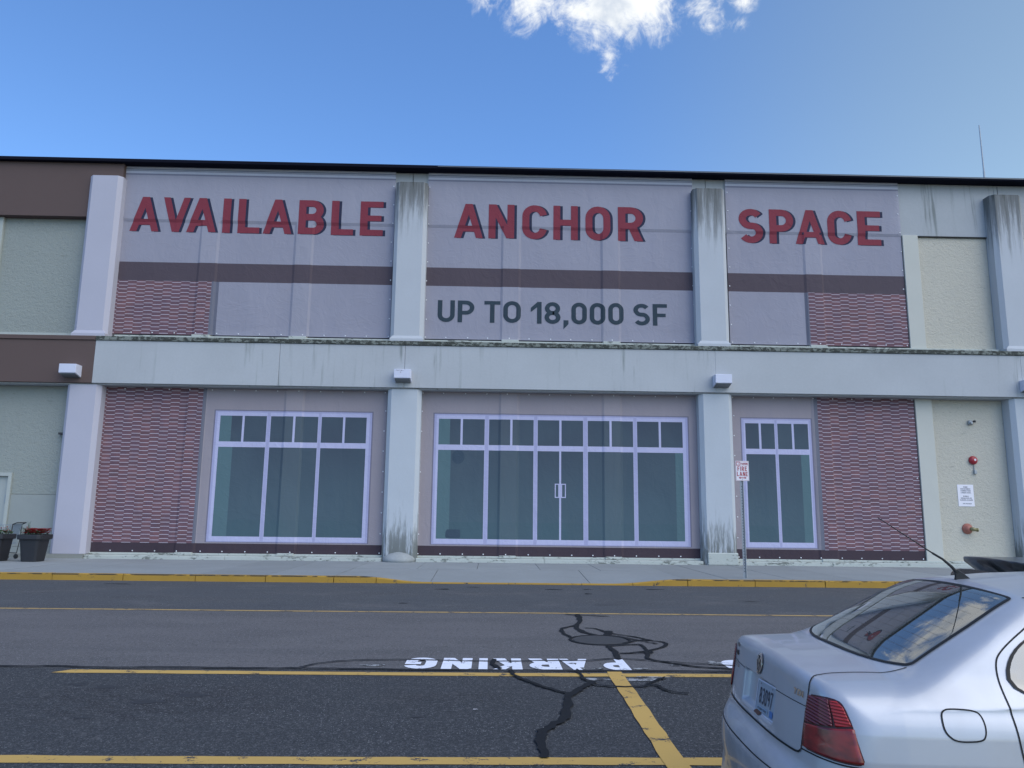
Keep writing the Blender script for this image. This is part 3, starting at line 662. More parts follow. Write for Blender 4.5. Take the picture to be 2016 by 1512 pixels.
# ---- fittings on the building
for i, (xc, lab) in enumerate([(-13.16, 'pale wall light on the brown painted beam, leftmost of the wall lights'), (-2.88, 'pale wall light with chipped front on the beam above the pillar with the rounded foot'), (7.18, 'clean pale wall light on the beam above the pillar left of the fire lane sign'), (17.1, 'wall light on the beam cut off by the right edge of the photo')]):
    e = empty('wall_light', (xc*S, (P0-.06)*S, 5.85*S), lab, 'wall light', 'wall lights along the spandrel beam')
    a, b = xc-.26, xc+.26; yf, yb = P0-.42, P0-.062
    h = MB().add([(a, yf, 5.75), (b, yf, 5.75), (b, yb, 5.66), (a, yb, 5.66), (a, yf, 6.03), (b, yf, 6.03), (b, yb, 6.03), (a, yb, 6.03)], [(0, 1, 5, 4), (1, 2, 6, 5), (2, 3, 7, 6), (3, 0, 4, 7), (4, 5, 6, 7), (0, 3, 2, 1)])
    ho = h.build('housing', M_fix, e); bv = ho.modifiers.new('bevel', 'BEVEL'); bv.width = .012; bv.segments = 2
    MB().add([(a+.03, yf+.03, 5.738), (b-.03, yf+.03, 5.738), (b-.03, yb-.03, 5.662), (a+.03, yb-.03, 5.662), (a+.03, yf+.03, 5.72), (b-.03, yf+.03, 5.72), (b-.03, yb-.03, 5.645), (a+.03, yb-.03, 5.645)], [(0, 1, 5, 4), (1, 2, 6, 5), (2, 3, 7, 6), (3, 0, 4, 7), (4, 7, 6, 5)]).build('lens', mat('lamp_lens', (.12, .13, .14), .2), e)
    if i == 1:
        for k in range(5): MB().box(a+.06+k*.05, a+.09+k*.05, yf-.004, yf+.002, 5.99-.01*(k % 2), 6.0).build('paint_chip', M_brown, e)
        MB().box(xc-.06, xc-.04, yf-.004, yf+.002, 5.92, 5.94).build('paint_chip', M_brown, e)
e = empty('roof_antenna', (17.76*S, 26*S, 12.9*S), 'thin whip antenna standing on the roof at the right', 'antenna')
MB().tube([(17.76, 26, 12.9), (17.76, 26, 14.2)], .035).build('mast', M_steel, e); MB().tube([(17.76, 26, 14.2), (17.75, 26, 16.0)], [.028, .02]).build('whip', M_steel, e)
YW = PB+.06
e = empty('strobe_light', (15.45*S, YW*S, 4.72*S), 'small grey alarm device high on the cream wall above the red bell', 'alarm device')
MB().box(15.36, 15.50, YW-.09, YW-.001, 4.65, 4.79, bev=.02).build('body', M_steel, e); MB().box(15.50, 15.58, YW-.13, YW-.04, 4.72, 4.79, bev=.02).build('lamp_head', M_iron, e); MB().lathe((15.42, YW-.12, 4.70), [(.02, -.03), (.045, .0), (.03, .03)], 10, 'y').build('sensor', M_steel, e)
e = empty('alarm_bell', (15.42*S, YW*S, 3.50*S), 'round red fire alarm bell with conduit on the cream wall', 'alarm bell')
MB().lathe((15.42, YW-.0, 3.50), [(.135, .001), (.14, .03), (.125, .07), (.08, .10), (.03, .11), (.002, .112)], 24, 'y').build('gong', mat('bell_red', (.33, .02, .03), .35), e, True)
MB().lathe((15.44, YW-.10, 3.51), [(.035, .0), (.035, .016), (.002, .018)], 12, 'y').build('centre_label', M_sign, e)
MB().tube([(15.44, YW-.02, 3.37), (15.44, YW-.02, 3.18)], .012).build('conduit', M_steel, e); MB().box(15.41, 15.50, YW-.07, YW-.001, 3.06, 3.19, bev=.012).build('junction_box', M_steel, e)
e = empty('notice_sign', (15.10*S, YW*S, 2.38*S), 'white fire department connection notice screwed to the cream wall', 'sign')
MB().box(14.84, 15.36, YW-.012, YW-.001, 2.03, 2.72, bev=.003).build('sign_plate', M_sign, e)
def flat_text(parent, s, x0, x1, z0, z1, y, m, t=.18, name='lettering', track=.12):
    vs = []; fs = []; c = 0
    for ch, ps in text_in(s, x0, x1, z0, z1, t, track):
        for p in ps:
            b = len(vs); vs += [(q[0], y-c*.00012, q[1]) for q in p]; fs.append(tuple(range(b, b+len(p)))); c = (c+1) % 10
    return MB().add(vs, fs).build(name, m, parent)
for s, x0, x1, z in [('FIRE', 15.03, 15.17, 2.625), ('DEPARTMENT', 14.94, 15.26, 2.565), ('CONNECTION', 14.94, 15.26, 2.505), ('LOWER LEVEL', 14.94, 15.27, 2.445), ('RI MALL', 15.01, 15.19, 2.335), ('400 BALD HILL RD', 14.92, 15.28, 2.275), ('WARWICK, RI 02886', 14.90, 15.31, 2.215), ('175 PSI MAX', 14.98, 15.26, 2.10)]:
    flat_text(e, s, x0, x1, z, z+.035, YW-.0135, mat('sign_ink', (.05, .06, .10), .6), .22)
e = empty('fire_department_connection', (15.05*S, YW*S, 1.33*S), 'faded red round fire hose inlet with brass elbow low on the cream wall', 'hose inlet')
MB().lathe((15.05, YW, 1.33), [(.165, .001), (.17, .025), (.15, .05), (.10, .10), (.085, .13), (.002, .132)], 24, 'y').build('cap', mat('faded_red', (.34, .12, .09), .5), e, True)
MB().tube([(15.08, YW-.10, 1.33), (15.16, YW-.15, 1.32), (15.25, YW-.17, 1.30)], [.055, .06, .05], 12).build('elbow', mat('brass', (.24, .22, .12), .45, .5), e, True); MB().lathe((15.25, YW-.17, 1.30), [(.055, 0), (.06, .02), (.06, .04), (.03, .05)], 12, 'x').build('coupling', mat('brass', (.2, .2, .1), .5), e)
e = empty('wall_bracket', (-13.5*S, (PB+.06)*S, 3.95*S), 'small dark bracket sticking out of the left stucco wall beside the white pillar', 'bracket')
MB().box(-13.62, -13.40, PB-.10, PB+.058, 3.91, 3.97).build('arm', M_iron, e); MB().box(-13.44, -13.39, PB-.12, PB+.057, 3.98, 4.06).build('holder', M_iron, e)

# ================================================================== banners
def ridge(x, z, mull, zbeam):
    d = 0
    for c in mull:
        a = abs(x-c); d = max(d, min(1, max(0, (.33-a)/.075)))
    if zbeam: d = max(d, min(1, max(0, (z-zbeam+.03)/.10)))
    return d*.034
NB = [0]
def drape(parent, name, m, polys, layer, mull, zbeam, x0, x1, z0, z1, stack=False):
    bm = bmesh.new()
    lay = bm.verts.layers.float.new('o')
    for i, p in enumerate(polys):
        vs = [bm.verts.new((q[0], 0, q[1])) for q in p]
        for v in vs: v[lay] = (i % 9)*.0004 if stack else 0
        bm.faces.new(vs)
    if not stack: bmesh.ops.remove_doubles(bm, verts=bm.verts, dist=1e-4)
    cuts = []
    for c in mull: cuts += [('x', c+d) for d in (-.33, -.255, .255, .33)]
    if zbeam: cuts += [('z', zbeam-.03), ('z', zbeam+.07)]
    cuts += [('z', z0+.35), ('z', z1-.2)]
    for ax, v in cuts:
        co = (v, 0, 0) if ax == 'x' else (0, 0, v); no = (1, 0, 0) if ax == 'x' else (0, 0, 1)
        bmesh.ops.bisect_plane(bm, geom=bm.verts[:]+bm.edges[:]+bm.faces[:], dist=1e-5, plane_co=co, plane_no=no)
    for v in bm.verts:
        x, _, z = v.co; o = v[lay]
        sag = .018*math.sin((x-x0)*9.7)*max(0, 1-(z-z0)/.35) if z < z0+.35 else 0
        v.co = (x, PB-.012-ridge(x, z, mull, zbeam)-.0022*layer-o+sag*.6, z)
    bm.normal_update()
    for f in bm.faces:
        if f.normal.y > 0: f.normal_flip()
    mb = MB(); bm.verts.index_update(); mb.bm(bm); return mb.build(name, m, parent)
def banner(label, x0, x1, z0, z1, rects, mull, zbeam, extra=()):
    e = empty('banner', ((x0+x1)/2*S, PB*S, z0*S), label, 'banner', 'printed banners stretched over the bays')
    xs = sorted({x0, x1} | {r[k] for r in rects for k in (2, 3) if x0 < r[k] < x1}); zs = sorted({z0, z1} | {r[k] for r in rects for k in (4, 5) if z0 < r[k] < z1})
    groups = {}
    for i in range(len(xs)-1):
        for j in range(len(zs)-1):
            cx, cz = (xs[i]+xs[i+1])/2, (zs[j]+zs[j+1])/2; key = None
            for r in rects:
                if r[2] < cx < r[3] and r[4] < cz < r[5]: key = (r[0], r[1])
            groups.setdefault(key, []).append([(xs[i], zs[j]), (xs[i+1], zs[j]), (xs[i+1], zs[j+1]), (xs[i], zs[j+1])])
    for (name, m), polys in groups.items(): drape(e, name, m, polys, 0, mull, zbeam, x0, x1, z0, z1)
    for name, m, polys, layer in extra: drape(e, name, m, polys, layer, mull, zbeam, x0, x1, z0, z1, True)
    # white fixings round the edge, one mesh shared
    gm = None; pts = []
    for k in range(int((x1-x0)/.66)+1):
        for z in (z0+.05, z1-.05): pts.append((x0+.06+(x1-x0-.12)*k/int((x1-x0)/.66), z))
    nz = int((z1-z0)/.62)
    for k in range(1, nz):
        for x in (x0+.05, x1-.05): pts.append((x, z0+(z1-z0)*k/nz))
    for (x, z) in pts:
        x += random.uniform(-.02, .02); y = PB-.012-ridge(x, z, mull, zbeam)-.006
        if gm is None:
            o = MB().lathe((0, 0, 0), [(.021, 0), (.019, .007), (.008, .012)], 8, 'y').build('grommet', M_grom); gm = o.data
        else: o = bpy.data.objects.new('grommet', gm); COL.objects.link(o)
        o.parent = e; o.location = Vector((x*S, y*S, z*S))-e.location
    return e
def letters(s, x0, x1, z0, z1, t, track, space=.34):
    out = []
    for ch, ps in text_in(s, x0, x1, z0, z1, t, track, space): out += ps
    return out
def shifted(polys, dx, dz): return [[(p[0]+dx, p[1]+dz) for p in q] for q in polys]
def upper(x0, x1, extra):
    F = 'fabric'
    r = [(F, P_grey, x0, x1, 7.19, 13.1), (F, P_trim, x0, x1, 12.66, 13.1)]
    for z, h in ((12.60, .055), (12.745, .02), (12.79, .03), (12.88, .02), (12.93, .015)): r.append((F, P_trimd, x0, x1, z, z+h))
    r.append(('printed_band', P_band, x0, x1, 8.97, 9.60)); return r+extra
def window(xa, xb, panes, splits, L=()):
    N = 'printed_window'
    r = [(N, P_line, xa-.06, xb+.06, .655, 4.78), (N, P_frameS, xa-.02, xb+.02, .675, 4.745), (N, P_frame, xa+.05, xb-.05, .70, 4.70)]
    for a, b in panes: r.append((N, P_frame, a-.02, b+.02, .70, 4.70))
    for i, (a, b) in enumerate(panes):
        if i: r.append((N, P_frameS, panes[i-1][1]+.015, a-.015, .70, 4.70))
        r += [(N, P_glass, a, b, .84, 3.60), (N, P_glass, a, b, 3.77, 4.59)]
        c = (a+b)/2; r += [(N, P_frame, c-.035, c+.035, 3.77, 4.59)]
    return r
rp = lambda n, m, *a: (n, m, *a)
# word positions as surveyed
def word(s, spans, z0, z1):
    L = []
    for ch, (a, b) in zip(s, spans): L += letters(ch, a, b-.085, z0, z1, .19, 0)
    return [('lettering_shadow', P_navy, shifted(L, .085, -.012), 1), ('lettering', P_red, L, 3)]
FB = (P_brick)
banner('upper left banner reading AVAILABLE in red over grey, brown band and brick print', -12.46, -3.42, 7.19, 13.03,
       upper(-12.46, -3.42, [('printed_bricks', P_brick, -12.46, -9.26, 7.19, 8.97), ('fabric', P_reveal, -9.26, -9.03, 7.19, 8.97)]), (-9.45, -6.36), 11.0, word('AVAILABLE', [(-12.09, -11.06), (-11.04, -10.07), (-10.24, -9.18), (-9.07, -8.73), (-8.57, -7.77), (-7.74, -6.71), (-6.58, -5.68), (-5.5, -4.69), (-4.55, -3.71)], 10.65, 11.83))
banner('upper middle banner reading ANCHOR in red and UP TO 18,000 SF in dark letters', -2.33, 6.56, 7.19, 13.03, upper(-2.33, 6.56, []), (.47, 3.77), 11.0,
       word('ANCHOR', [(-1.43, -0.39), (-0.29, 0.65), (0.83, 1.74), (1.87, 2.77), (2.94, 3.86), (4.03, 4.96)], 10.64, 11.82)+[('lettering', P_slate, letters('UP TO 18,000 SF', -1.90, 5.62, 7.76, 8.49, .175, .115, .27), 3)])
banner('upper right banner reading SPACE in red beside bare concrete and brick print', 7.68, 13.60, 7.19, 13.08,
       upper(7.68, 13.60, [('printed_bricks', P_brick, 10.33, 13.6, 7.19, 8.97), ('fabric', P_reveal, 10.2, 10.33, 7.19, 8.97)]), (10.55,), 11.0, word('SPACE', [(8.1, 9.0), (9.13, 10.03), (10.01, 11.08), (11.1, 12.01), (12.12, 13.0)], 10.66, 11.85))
def lower(x0, x1, rects):
    return [('fabric', P_greylow, x0, x1, .33, 5.6)]+rects+[('printed_base', P_base, x0, x1, .33, .625)]
banner('lower left banner printed with brick wall and a three pane shop window', -12.47, -3.42, .33, 5.45,
       lower(-12.47, -3.42, [('printed_bricks', P_brick, -12.47, -9.24, .62, 5.6), ('fabric', P_reveal, -9.24, -9.14, .62, 5.6)]+window(-8.80, -3.90, [(-8.66, -7.20), (-7.07, -5.58), (-5.47, -4.05)], 1)+[('printed_window', P_glassL, -8.66, -8.22, .84, 3.6), ('printed_window', P_glassL, -8.66, -8.3, 3.77, 4.59)]), (-9.45, -6.36), None)
h = []
circ = [[(-1.12+.20*math.cos(a*math.pi/8), 3.38+.22*math.sin(a*math.pi/8)) for a in range(16)]]
circ[0] = [(x, min(z, 3.6)) for x, z in circ[0]]
sofa = [[(-1.45, .87), (-1.02, .87), (-1.0, .93), (-1.0, 1.06), (-1.03, 1.13), (-1.42, 1.13), (-1.46, 1.06), (-1.47, .93)]]
fr = lambda a, b, c, d, w: [[(a, c), (b, c), (b, c+w), (a, c+w)], [(a, d-w), (b, d-w), (b, d), (a, d)], [(a, c+w), (a+w, c+w), (a+w, d-w), (a, d-w)], [(b-w, c+w), (b, c+w), (b, d-w), (b-w, d-w)]]
banner('lower middle banner printed with double glass doors between shop windows', -2.36, 6.60, .33, 5.46,
       lower(-2.36, 6.60, window(-1.88, 6.18, [(-1.76, -.30), (-.16, 1.26), (1.39, 2.84), (2.99, 4.44), (4.57, 6.03)], 1)+[('printed_window', P_frame, 2.08, 2.14, .84, 3.6), ('printed_window', P_glassL, -1.76, -1.36, .84, 3.6), ('printed_window', P_glassL, 5.78, 6.03, .84, 3.6), ('printed_window', P_glassL, -1.76, -1.4, 3.77, 4.59)]),
       (.47, 3.77), None, [('printed_lamp', P_glassD, circ, 1), ('printed_sofa', P_glassD, sofa, 1), ('printed_door_handle', P_frame, fr(1.94, 2.08, 2.14, 2.58, .03), 2), ('printed_door_handle', P_frame, fr(2.14, 2.29, 2.14, 2.58, .03), 2)])
banner('lower right banner with two pane window and brick print behind the fire lane sign', 7.64, 13.60, .33, 5.47,
       lower(7.64, 13.60, [('printed_bricks', P_brick, 10.42, 13.6, .62, 5.6), ('fabric', P_reveal, 10.30, 10.42, .62, 5.6)]+window(7.96, 10.17, [(8.06, 9.0), (9.10, 10.09)], 1)+[('printed_window', P_glassL, 9.82, 10.09, .84, 3.6)]), (10.55,), None)

# ================================================================== fire lane sign
e = empty('fire_lane_sign', (6.12*S, 18.96*S, .15*S), 'NO PARKING FIRE LANE sign on a galvanised post at the yellow kerb', 'street sign')
xp, yp = 6.13, 18.97
MB().add([(xp+dx, yp+dy, z) for z in (.14, 2.95) for dx, dy in ((-.045, 0), (-.03, -.002), (-.02, .03), (.02, .03), (.03, -.002), (.045, 0), (.045, .006), (.028, .036), (-.028, .036), (-.045, .006))],
         [(i, (i+1) % 10, (i+1) % 10+10, i+10) for i in range(10)]+[tuple(range(10, 20))]).build('post', M_steel, e)
for k in range(32): MB().box(xp-.007, xp+.007, yp+.0265, yp+.0295, .3+k*.068, .322+k*.068).build('post_hole', M_gap, e) if k < 31 else None
MB().box(5.985, 6.315, yp-.016, yp-.008, 2.49, 2.98, bev=.003).build('sign_plate', M_sign, e)
Ys = yp-.0172
def srect(name, m, x0, x1, z0, z1, y=Ys): return MB().add([(x0, y, z0), (x1, y, z0), (x1, y, z1), (x0, y, z1)], [(0, 1, 2, 3)]).build(name, m, e)
for a in ((5.995, 6.305, 2.965, 2.970), (5.995, 6.305, 2.50, 2.504), (5.995, 5.999, 2.5045, 2.9645), (6.301, 6.305, 2.5045, 2.9645)): srect('sign_border', M_signred, *a)
srect('red_panel', M_signred, 6.0, 6.10, 2.865, 2.960)
srect('rule', M_signred, 6.101, 6.30, 2.862, 2.866)
flat_text(e, 'NO', 6.012, 6.088, 2.878, 2.948, Ys-.001, M_sign, .25)
flat_text(e, 'PARKING', 6.112, 6.292, 2.885, 2.94, Ys-.001, M_signred, .2)
flat_text(e, 'FIRE', 6.03, 6.265, 2.735, 2.845, Ys-.001, M_signred, .2, track=.2)
flat_text(e, 'LANE', 6.015, 6.28, 2.605, 2.715, Ys-.001, M_signred, .2, track=.16)
MB().add([(6.05, Ys, 2.565), (6.10, Ys, 2.595), (6.10, Ys, 2.575), (6.20, Ys, 2.575), (6.20, Ys, 2.595), (6.25, Ys, 2.565), (6.20, Ys, 2.535), (6.20, Ys, 2.555), (6.10, Ys, 2.555), (6.10, Ys, 2.535)], [(0, 9, 2, 1), (0, 9, 8, 3, 2, 1)][1:]+[(8, 7, 4, 3), (4, 7, 6, 5)]).build('arrow', M_signred, e)
for z in (2.53, 2.93): MB().lathe((6.15, yp-.016, z), [(.009, 0), (.008, .006), (.002, .008)], 8, 'y').build('bolt', M_steel, e)

# ================================================================== planters and cart
M_pot = mat('planter_black', (.020, .021, .027), .55, fn=mottled((.020, .021, .027), .3, 4))
M_leaf = mat('leaf_green', (.035, .075, .03), .6); M_leaf2 = mat('leaf_sage', (.08, .13, .09), .6); M_pet = mat('petal_red', (.40, .02, .03), .6); M_soil = mat('soil', (.03, .024, .02), .95)
M_pet2 = mat('petal_faded', (.22, .07, .06), .7)
def planter(xc, yc, label, red):
    e = empty('planter', (xc*S, yc*S, .15*S), label, 'planter', 'black planters by the left wall')
    z0 = .152; mb = MB()
    prof = [(.30, 0), (.315, .012), (.40, .58), (.405, .60), (.47, .61), (.485, .63), (.485, .73), (.47, .745), (.42, .745), (.41, .66)]
    vs = []; fs = []; n = 32; m = len(prof)
    for i in range(n):
        a = 2*math.pi*i/n; c, s_ = math.cos(a), math.sin(a); k = 1/(abs(c)**7+abs(s_)**7)**(1/7)*.94   # rounded square
        for r, z in prof: vs.append((xc+c*k*r*.77, yc+s_*k*r*.77, z0+z))
    for i in range(n):
        for j in range(m-1): fs.append((i*m+j, ((i+1) % n)*m+j, ((i+1) % n)*m+j+1, i*m+j+1))
    fs.append(tuple(i*m for i in range(n))[::-1]); MB().add(vs, fs).build('pot', M_pot, e)
    MB().add([(xc+.33*math.cos(a), yc+.33*math.sin(a), z0+.69) for a in np.linspace(0, 2*math.pi, 13)[:-1]], [tuple(range(12))]).build('soil', M_soil, e)
    lf, lf2, pt, pt2 = MB(), MB(), MB(), MB()
    def leafq(mb, c, L, w, d, up):
        d = Vector(d).normalized(); s_ = d.cross(Vector((0, 0, 1))).normalized()*w; c = Vector(c)
        mb.add([c, c+d*L*.5+s_+Vector((0, 0, up*.5)), c+d*L+Vector((0, 0, up*.3)), c+d*L*.5-s_+Vector((0, 0, up*.5))], [(0, 1, 2, 3)])
    for k in range(170):
        a = random.uniform(0, 6.28); r = .33*math.sqrt(random.random()); x, y = xc+r*math.cos(a), yc+r*math.sin(a)
        leafq(lf, (x, y, z0+.72+random.random()*.13), random.uniform(.06, .11), .026, (random.uniform(-1, 1), random.uniform(-1, 1), random.uniform(-.2, .7)), .02)
    for k in range(210 if red else 14):
        a = random.uniform(0, 6.28); r = .33*math.sqrt(random.random()); x, y = xc+.04+r*math.cos(a), yc+r*math.sin(a)
        h = z0+.77+random.random()*.13; mb = pt if random.random() < .75 else pt2
        for q in range(5):
            an = q*1.257+random.random(); leafq(mb, (x, y, h), .055, .024, (math.cos(an), math.sin(an), .3), .01)
    for k in range(3):
        x, y = xc+random.uniform(-.2, .35), yc+random.uniform(-.2, .2); MB().tube([(x, y, z0+.7), (x+.02, y, z0+.88+.03*k)], .004, 5).build('stem', M_leaf, e)
        pt2.box(x+.01, x+.035, y-.012, y+.012, z0+.87+.03*k, z0+.90+.03*k)
    for k in range(9):      # dusty miller / asparagus sprig at the left
        bx, by = xc-.25+random.uniform(-.08, .08), yc+random.uniform(-.1, .1); tx = bx+random.uniform(-.16, .12); tz = z0+random.uniform(.86, 1.12)
        lf2.tube([(bx, by, z0+.70), ((bx+tx)/2, by, (z0+.70+tz)/2+.02), (tx, by, tz)], [.006, .005, .003], 5)
        for q in range(14):
            t = q/14; c = (bx+(tx-bx)*t, by, z0+.70+(tz-z0-.70)*t); leafq(lf2, c, .055*(1.2-t), .010, (random.uniform(-1, 1), random.uniform(-1, 1), random.uniform(0, .6)), .01)
    tag(lf.build('foliage', M_leaf, e), kind='stuff'); tag(lf2.build('sprig', M_leaf2, e), kind='stuff'); tag(pt.build('petals', M_pet, e), kind='stuff'); tag(pt2.build('faded_petals', M_pet2, e), kind='stuff')
planter(-12.90, 22.45, 'black planter full of red flowers in front of the white pillar', True)
planter(-13.93, 22.45, 'black planter cut off by the left edge with green leaves', False)
def cart(xc, yc):
    e = empty('shopping_cart', (xc*S, yc*S, .15*S), 'grey wire shopping cart pushed behind the planters by the left wall', 'shopping cart')
    z = .15; M = mat('cart_wire', (.25, .30, .36), .4, .5)
    def P(t, s, h): return (xc+(t-.5)*.95, yc+(s-.5)*.5, z+h)
    mb = MB()
    for s in np.linspace(0, 1, 7): mb.tube([P(.05, s*.7+.15, .95-.3), P(1, s, .50)], .005, 4) if 0 else None
    for i in range(10):
        t = i/9; hb = .50-.05*t; ht = 1.0-.04*(1-t)
        mb.tube([P(t*.92, .08, ht), P(t*.92, .12, hb), P(t*.92, .88, hb), P(t*.92, .92, ht)], .005, 4)
    for h in (0, .2, .4, .6, .8, 1):
        for s in (.08, .92): mb.tube([P(0, s, .46+h*.5), P(.92, s, .46+h*.54)], .005, 4)
    for s in np.linspace(.12, .88, 8): mb.tube([P(0, s, .96), P(0, s, .49), P(.92, s, .45), P(.92, s, 1.0)], .005, 4)
    mb.build('basket', M, e)
    MB().add([P(.93, .1, .62), P(.93, .9, .62), P(1.02, .9, 1.02), P(1.02, .1, 1.02)], [(0, 1, 2, 3)]).add([P(.935, .1, .62), P(.935, .9, .62), P(1.025, .9, 1.02), P(1.025, .1, 1.02)], [(3, 2, 1, 0)]).build('back_panel', mat('cart_panel', (.20, .26, .33), .5), e)
    MB().tube([P(1.0, .05, 1.0), P(1.12, .05, 1.05), P(1.12, .95, 1.05), P(1.0, .95, 1.0)], .016, 8).build('handle', M_black, e)
    f = MB()
    for s in (.05, .95): f.tube([P(1.0, s, 1.0), P(.98, s, .5), P(.93, s, .17)], .012, 6); f.tube([P(.93, s, .17), P(.05, s, .20), P(.12, s, .46)], .012, 6)
    f.build('frame', M_iron, e)
    for t in (.05, .93):
        for s in (.05, .95):
            p = P(t, s, .075); w = MB().lathe((p[0], p[1]-.015, p[2]), [(.03, -.015), (.065, -.012), (.072, 0), (.065, .012), (.03, .015)], 16, 'y').build('wheel', M_black, e)
cart(-14.42, 23.30)

# ================================================================== cars
def smax(a,b,k):
    h=np.maximum(k-np.abs(a-b),0)/k
    return np.maximum(a,b)+h*h*k*.25
def smin(a,b,k): return -smax(-a,-b,k)
def sedan_field(p):
    u,v,w=p[...,0],p[...,1],p[...,2]; av=np.abs(v)
    T=np.interp(u,[.1,.19,.3,.5,.65,.9,1.2,2.0,3.0,3.3,3.6,3.9,4.1,4.3],[1.028,1.045,1.056,1.066,1.072,1.07,1.05,1.02,1.0,.965,.92,.865,.82,.72])-.045*(av/.7)**2.4
    W=np.interp(u,[0,.15,.3,.5,.8,1.1,3.3,3.7,4.0,4.35],[.80,.822,.84,.856,.866,.869,.869,.86,.83,.70])
    W=W-np.interp(w,[.2,.35,.5,.65,.75,.85,.95,1.05,1.2],[.05,.02,.004,0,.004,.016,.038,.072,.14])
    ur=.125+.055*(w-.70)/.33+.11*(av/.85)**3
    uf=4.33-.25*(av/.85)**2.6-.12*((w-.5)/.3)**2
    rc=np.clip((.27-av)/.022,0,1)*np.clip((w-.738)/.02,0,1)*np.clip((.912-w)/.02,0,1); ur=ur+.034*rc*rc*(3-2*rc)*(u<.3)
    top=w-T; side=av-W
    low=smax(smax(top,ur-u,.045),side,.14)
    low=smax(low,u-uf,.12)
    # bumpers
    ub=.045+.165*(av/.87)**2.8+.05*((w-.50)/.22)**2
    b=smax(w-.705,ub-u,.14)
    b=smax(b,av-(.872-.02*((w-.5)/.25)**2),.12)
    b=smax(b,u-.62,.02)
    bf=smax(w-.60,u-(4.38-.30*(av/.87)**2.4-.05*((w-.45)/.2)**2),.12)
    bf=smax(bf,av-.865,.12); bf=smax(bf,3.7-u,.02)
    low=smin(smin(low,b,.015),bf,.02)
    # greenhouse
    R=np.interp(u,[1.0,1.2,1.5,1.9,2.3,2.7,3.0],[1.368,1.398,1.428,1.446,1.442,1.415,1.36])-.055*(av/.6)**2.2
    ug=.555+.085*(av/.6)**2+(w-1.07)*1.86
    us=3.38-(w-1.0)*1.62-.14*(av/.65)**2
    Wg=.80-(w-1.0)*.50-.05*np.clip((1.5-u)/.9,0,1)**1.5-.04*np.clip((u-2.5)/.9,0,1)
    g=smax(w-R,ug-u,.05)
    g=smax(g,(u-us)*.8,.08)
    g=smax(g,av-Wg,.13)
    g=np.maximum(g,.98-w)
    f=smin(low,g,.06)
    return smax(f,.2-w,.04)

def van_field(p):
    u, v, w = p[..., 0], p[..., 1], p[..., 2]; av = np.abs(v)
    T = np.interp(u, [.0, .2, 3.0, 3.4, 3.9, 4.3], [1.0, 1.02, 1.02, .98, .90, .74])-.04*(av/.7)**2.4
    W = np.interp(u, [0, .2, .8, 3.4, 4.0, 4.35], [.82, .86, .875, .87, .83, .70])-np.interp(w, [.2, .4, .7, .95, 1.2], [.05, .01, 0, .03, .1])
    low = smax(smax(w-T, .08+.09*(av/.85)**3-u, .08), av-W, .12)
    low = smax(low, u-(4.33-.25*(av/.85)**2.6), .12)
    b = smax(smax(w-.62, .12*(av/.87)**2.6-u, .12), smax(av-.875, u-.6, .02), .1); low = smin(low, b, .02)
    Rf = np.interp(u, [.2, .7, 1.5, 2.2, 2.8], [1.355, 1.375, 1.385, 1.37, 1.32])-.02*(av/.6)**2.2
    ug = .50+.22*(av/.7)**2+(w-1.0)*.35
    us = 3.45-(w-1.0)*1.7-.14*(av/.65)**2
    g = smax(smax(smax(w-Rf, ug-u, .05), (u-us)*.8, .08), av-(.80-(w-1.0)*.42), .10)
    sp = smax(smax(w-(1.368-.02*(av/.6)**2), (1.318-.02*(av/.6)**2)-w, .01), smax(-.06+.10*(av/.6)**2-u, smax(u-.5, av-.60, .03), .02), .01)
    g = np.minimum(np.maximum(g, .98-w), sp)
    return smax(smin(low, g, .05), .2-w, .04)
def wheel_cut(F, axles):
    def f(p):
        d = F(p)
        for ax in axles:
            c = .345-np.hypot(p[..., 0]-ax, p[..., 2]-.31); c = np.minimum(c, np.abs(p[..., 1])-.60)
            d = np.maximum(d, c)
        return d
    return f
def caster(F):
    def cast(P, D, L=2.5, n=200):
        P = np.asarray(P, float); D = np.broadcast_to(np.asarray(D, float), P.shape); D = D/np.linalg.norm(D, axis=-1, keepdims=True)
        lo = np.zeros(P.shape[:-1]); hi = lo+L; hit = np.zeros(P.shape[:-1], bool)
        for i in range(1, n+1):
            t = L*i/n; new = (F(P+D*t) < 0) & ~hit
            lo = np.where(new, t-L/n, lo); hi = np.where(new, t, hi); hit |= new
        for _ in range(16):
            m = (lo+hi)/2; ins = F(P+D*m[..., None]) < 0; hi = np.where(ins, m, hi); lo = np.where(ins, lo, m)
        return P+D*((lo+hi)/2)[..., None]
    def grad(p):
        e = .004; g = np.stack([F(p+np.eye(3)[k]*e)-F(p-np.eye(3)[k]*e) for k in range(3)], -1); return g/np.maximum(1e-9, np.linalg.norm(g, axis=-1, keepdims=True))
    return cast, grad
def in_poly(x, y, poly):
    c = np.zeros(x.shape, bool); n = len(poly)
    for i in range(n):
        x1, y1 = poly[i]; x2, y2 = poly[(i+1) % n]
        c ^= ((y1 > y) != (y2 > y)) & (x < (x2-x1)*(y-y1)/((y2-y1) or 1e-9)+x1)
    return c
def smooth_loop(pts, n=64, k=2):
    P = np.array(pts, float); Q = []
    for _ in range(k):
        nx = np.roll(P, -1, 0); P = np.stack([P*.75+nx*.25, P*.25+nx*.75], 1).reshape(-1, P.shape[1])
    d = np.linalg.norm(np.roll(P, -1, 0)-P, axis=1); s = np.concatenate([[0], np.cumsum(d)]); PP = np.vstack([P, P[:1]])
    t = np.linspace(0, s[-1], n, endpoint=False); return np.stack([np.interp(t, s, PP[:, j]) for j in range(P.shape[1])], 1)

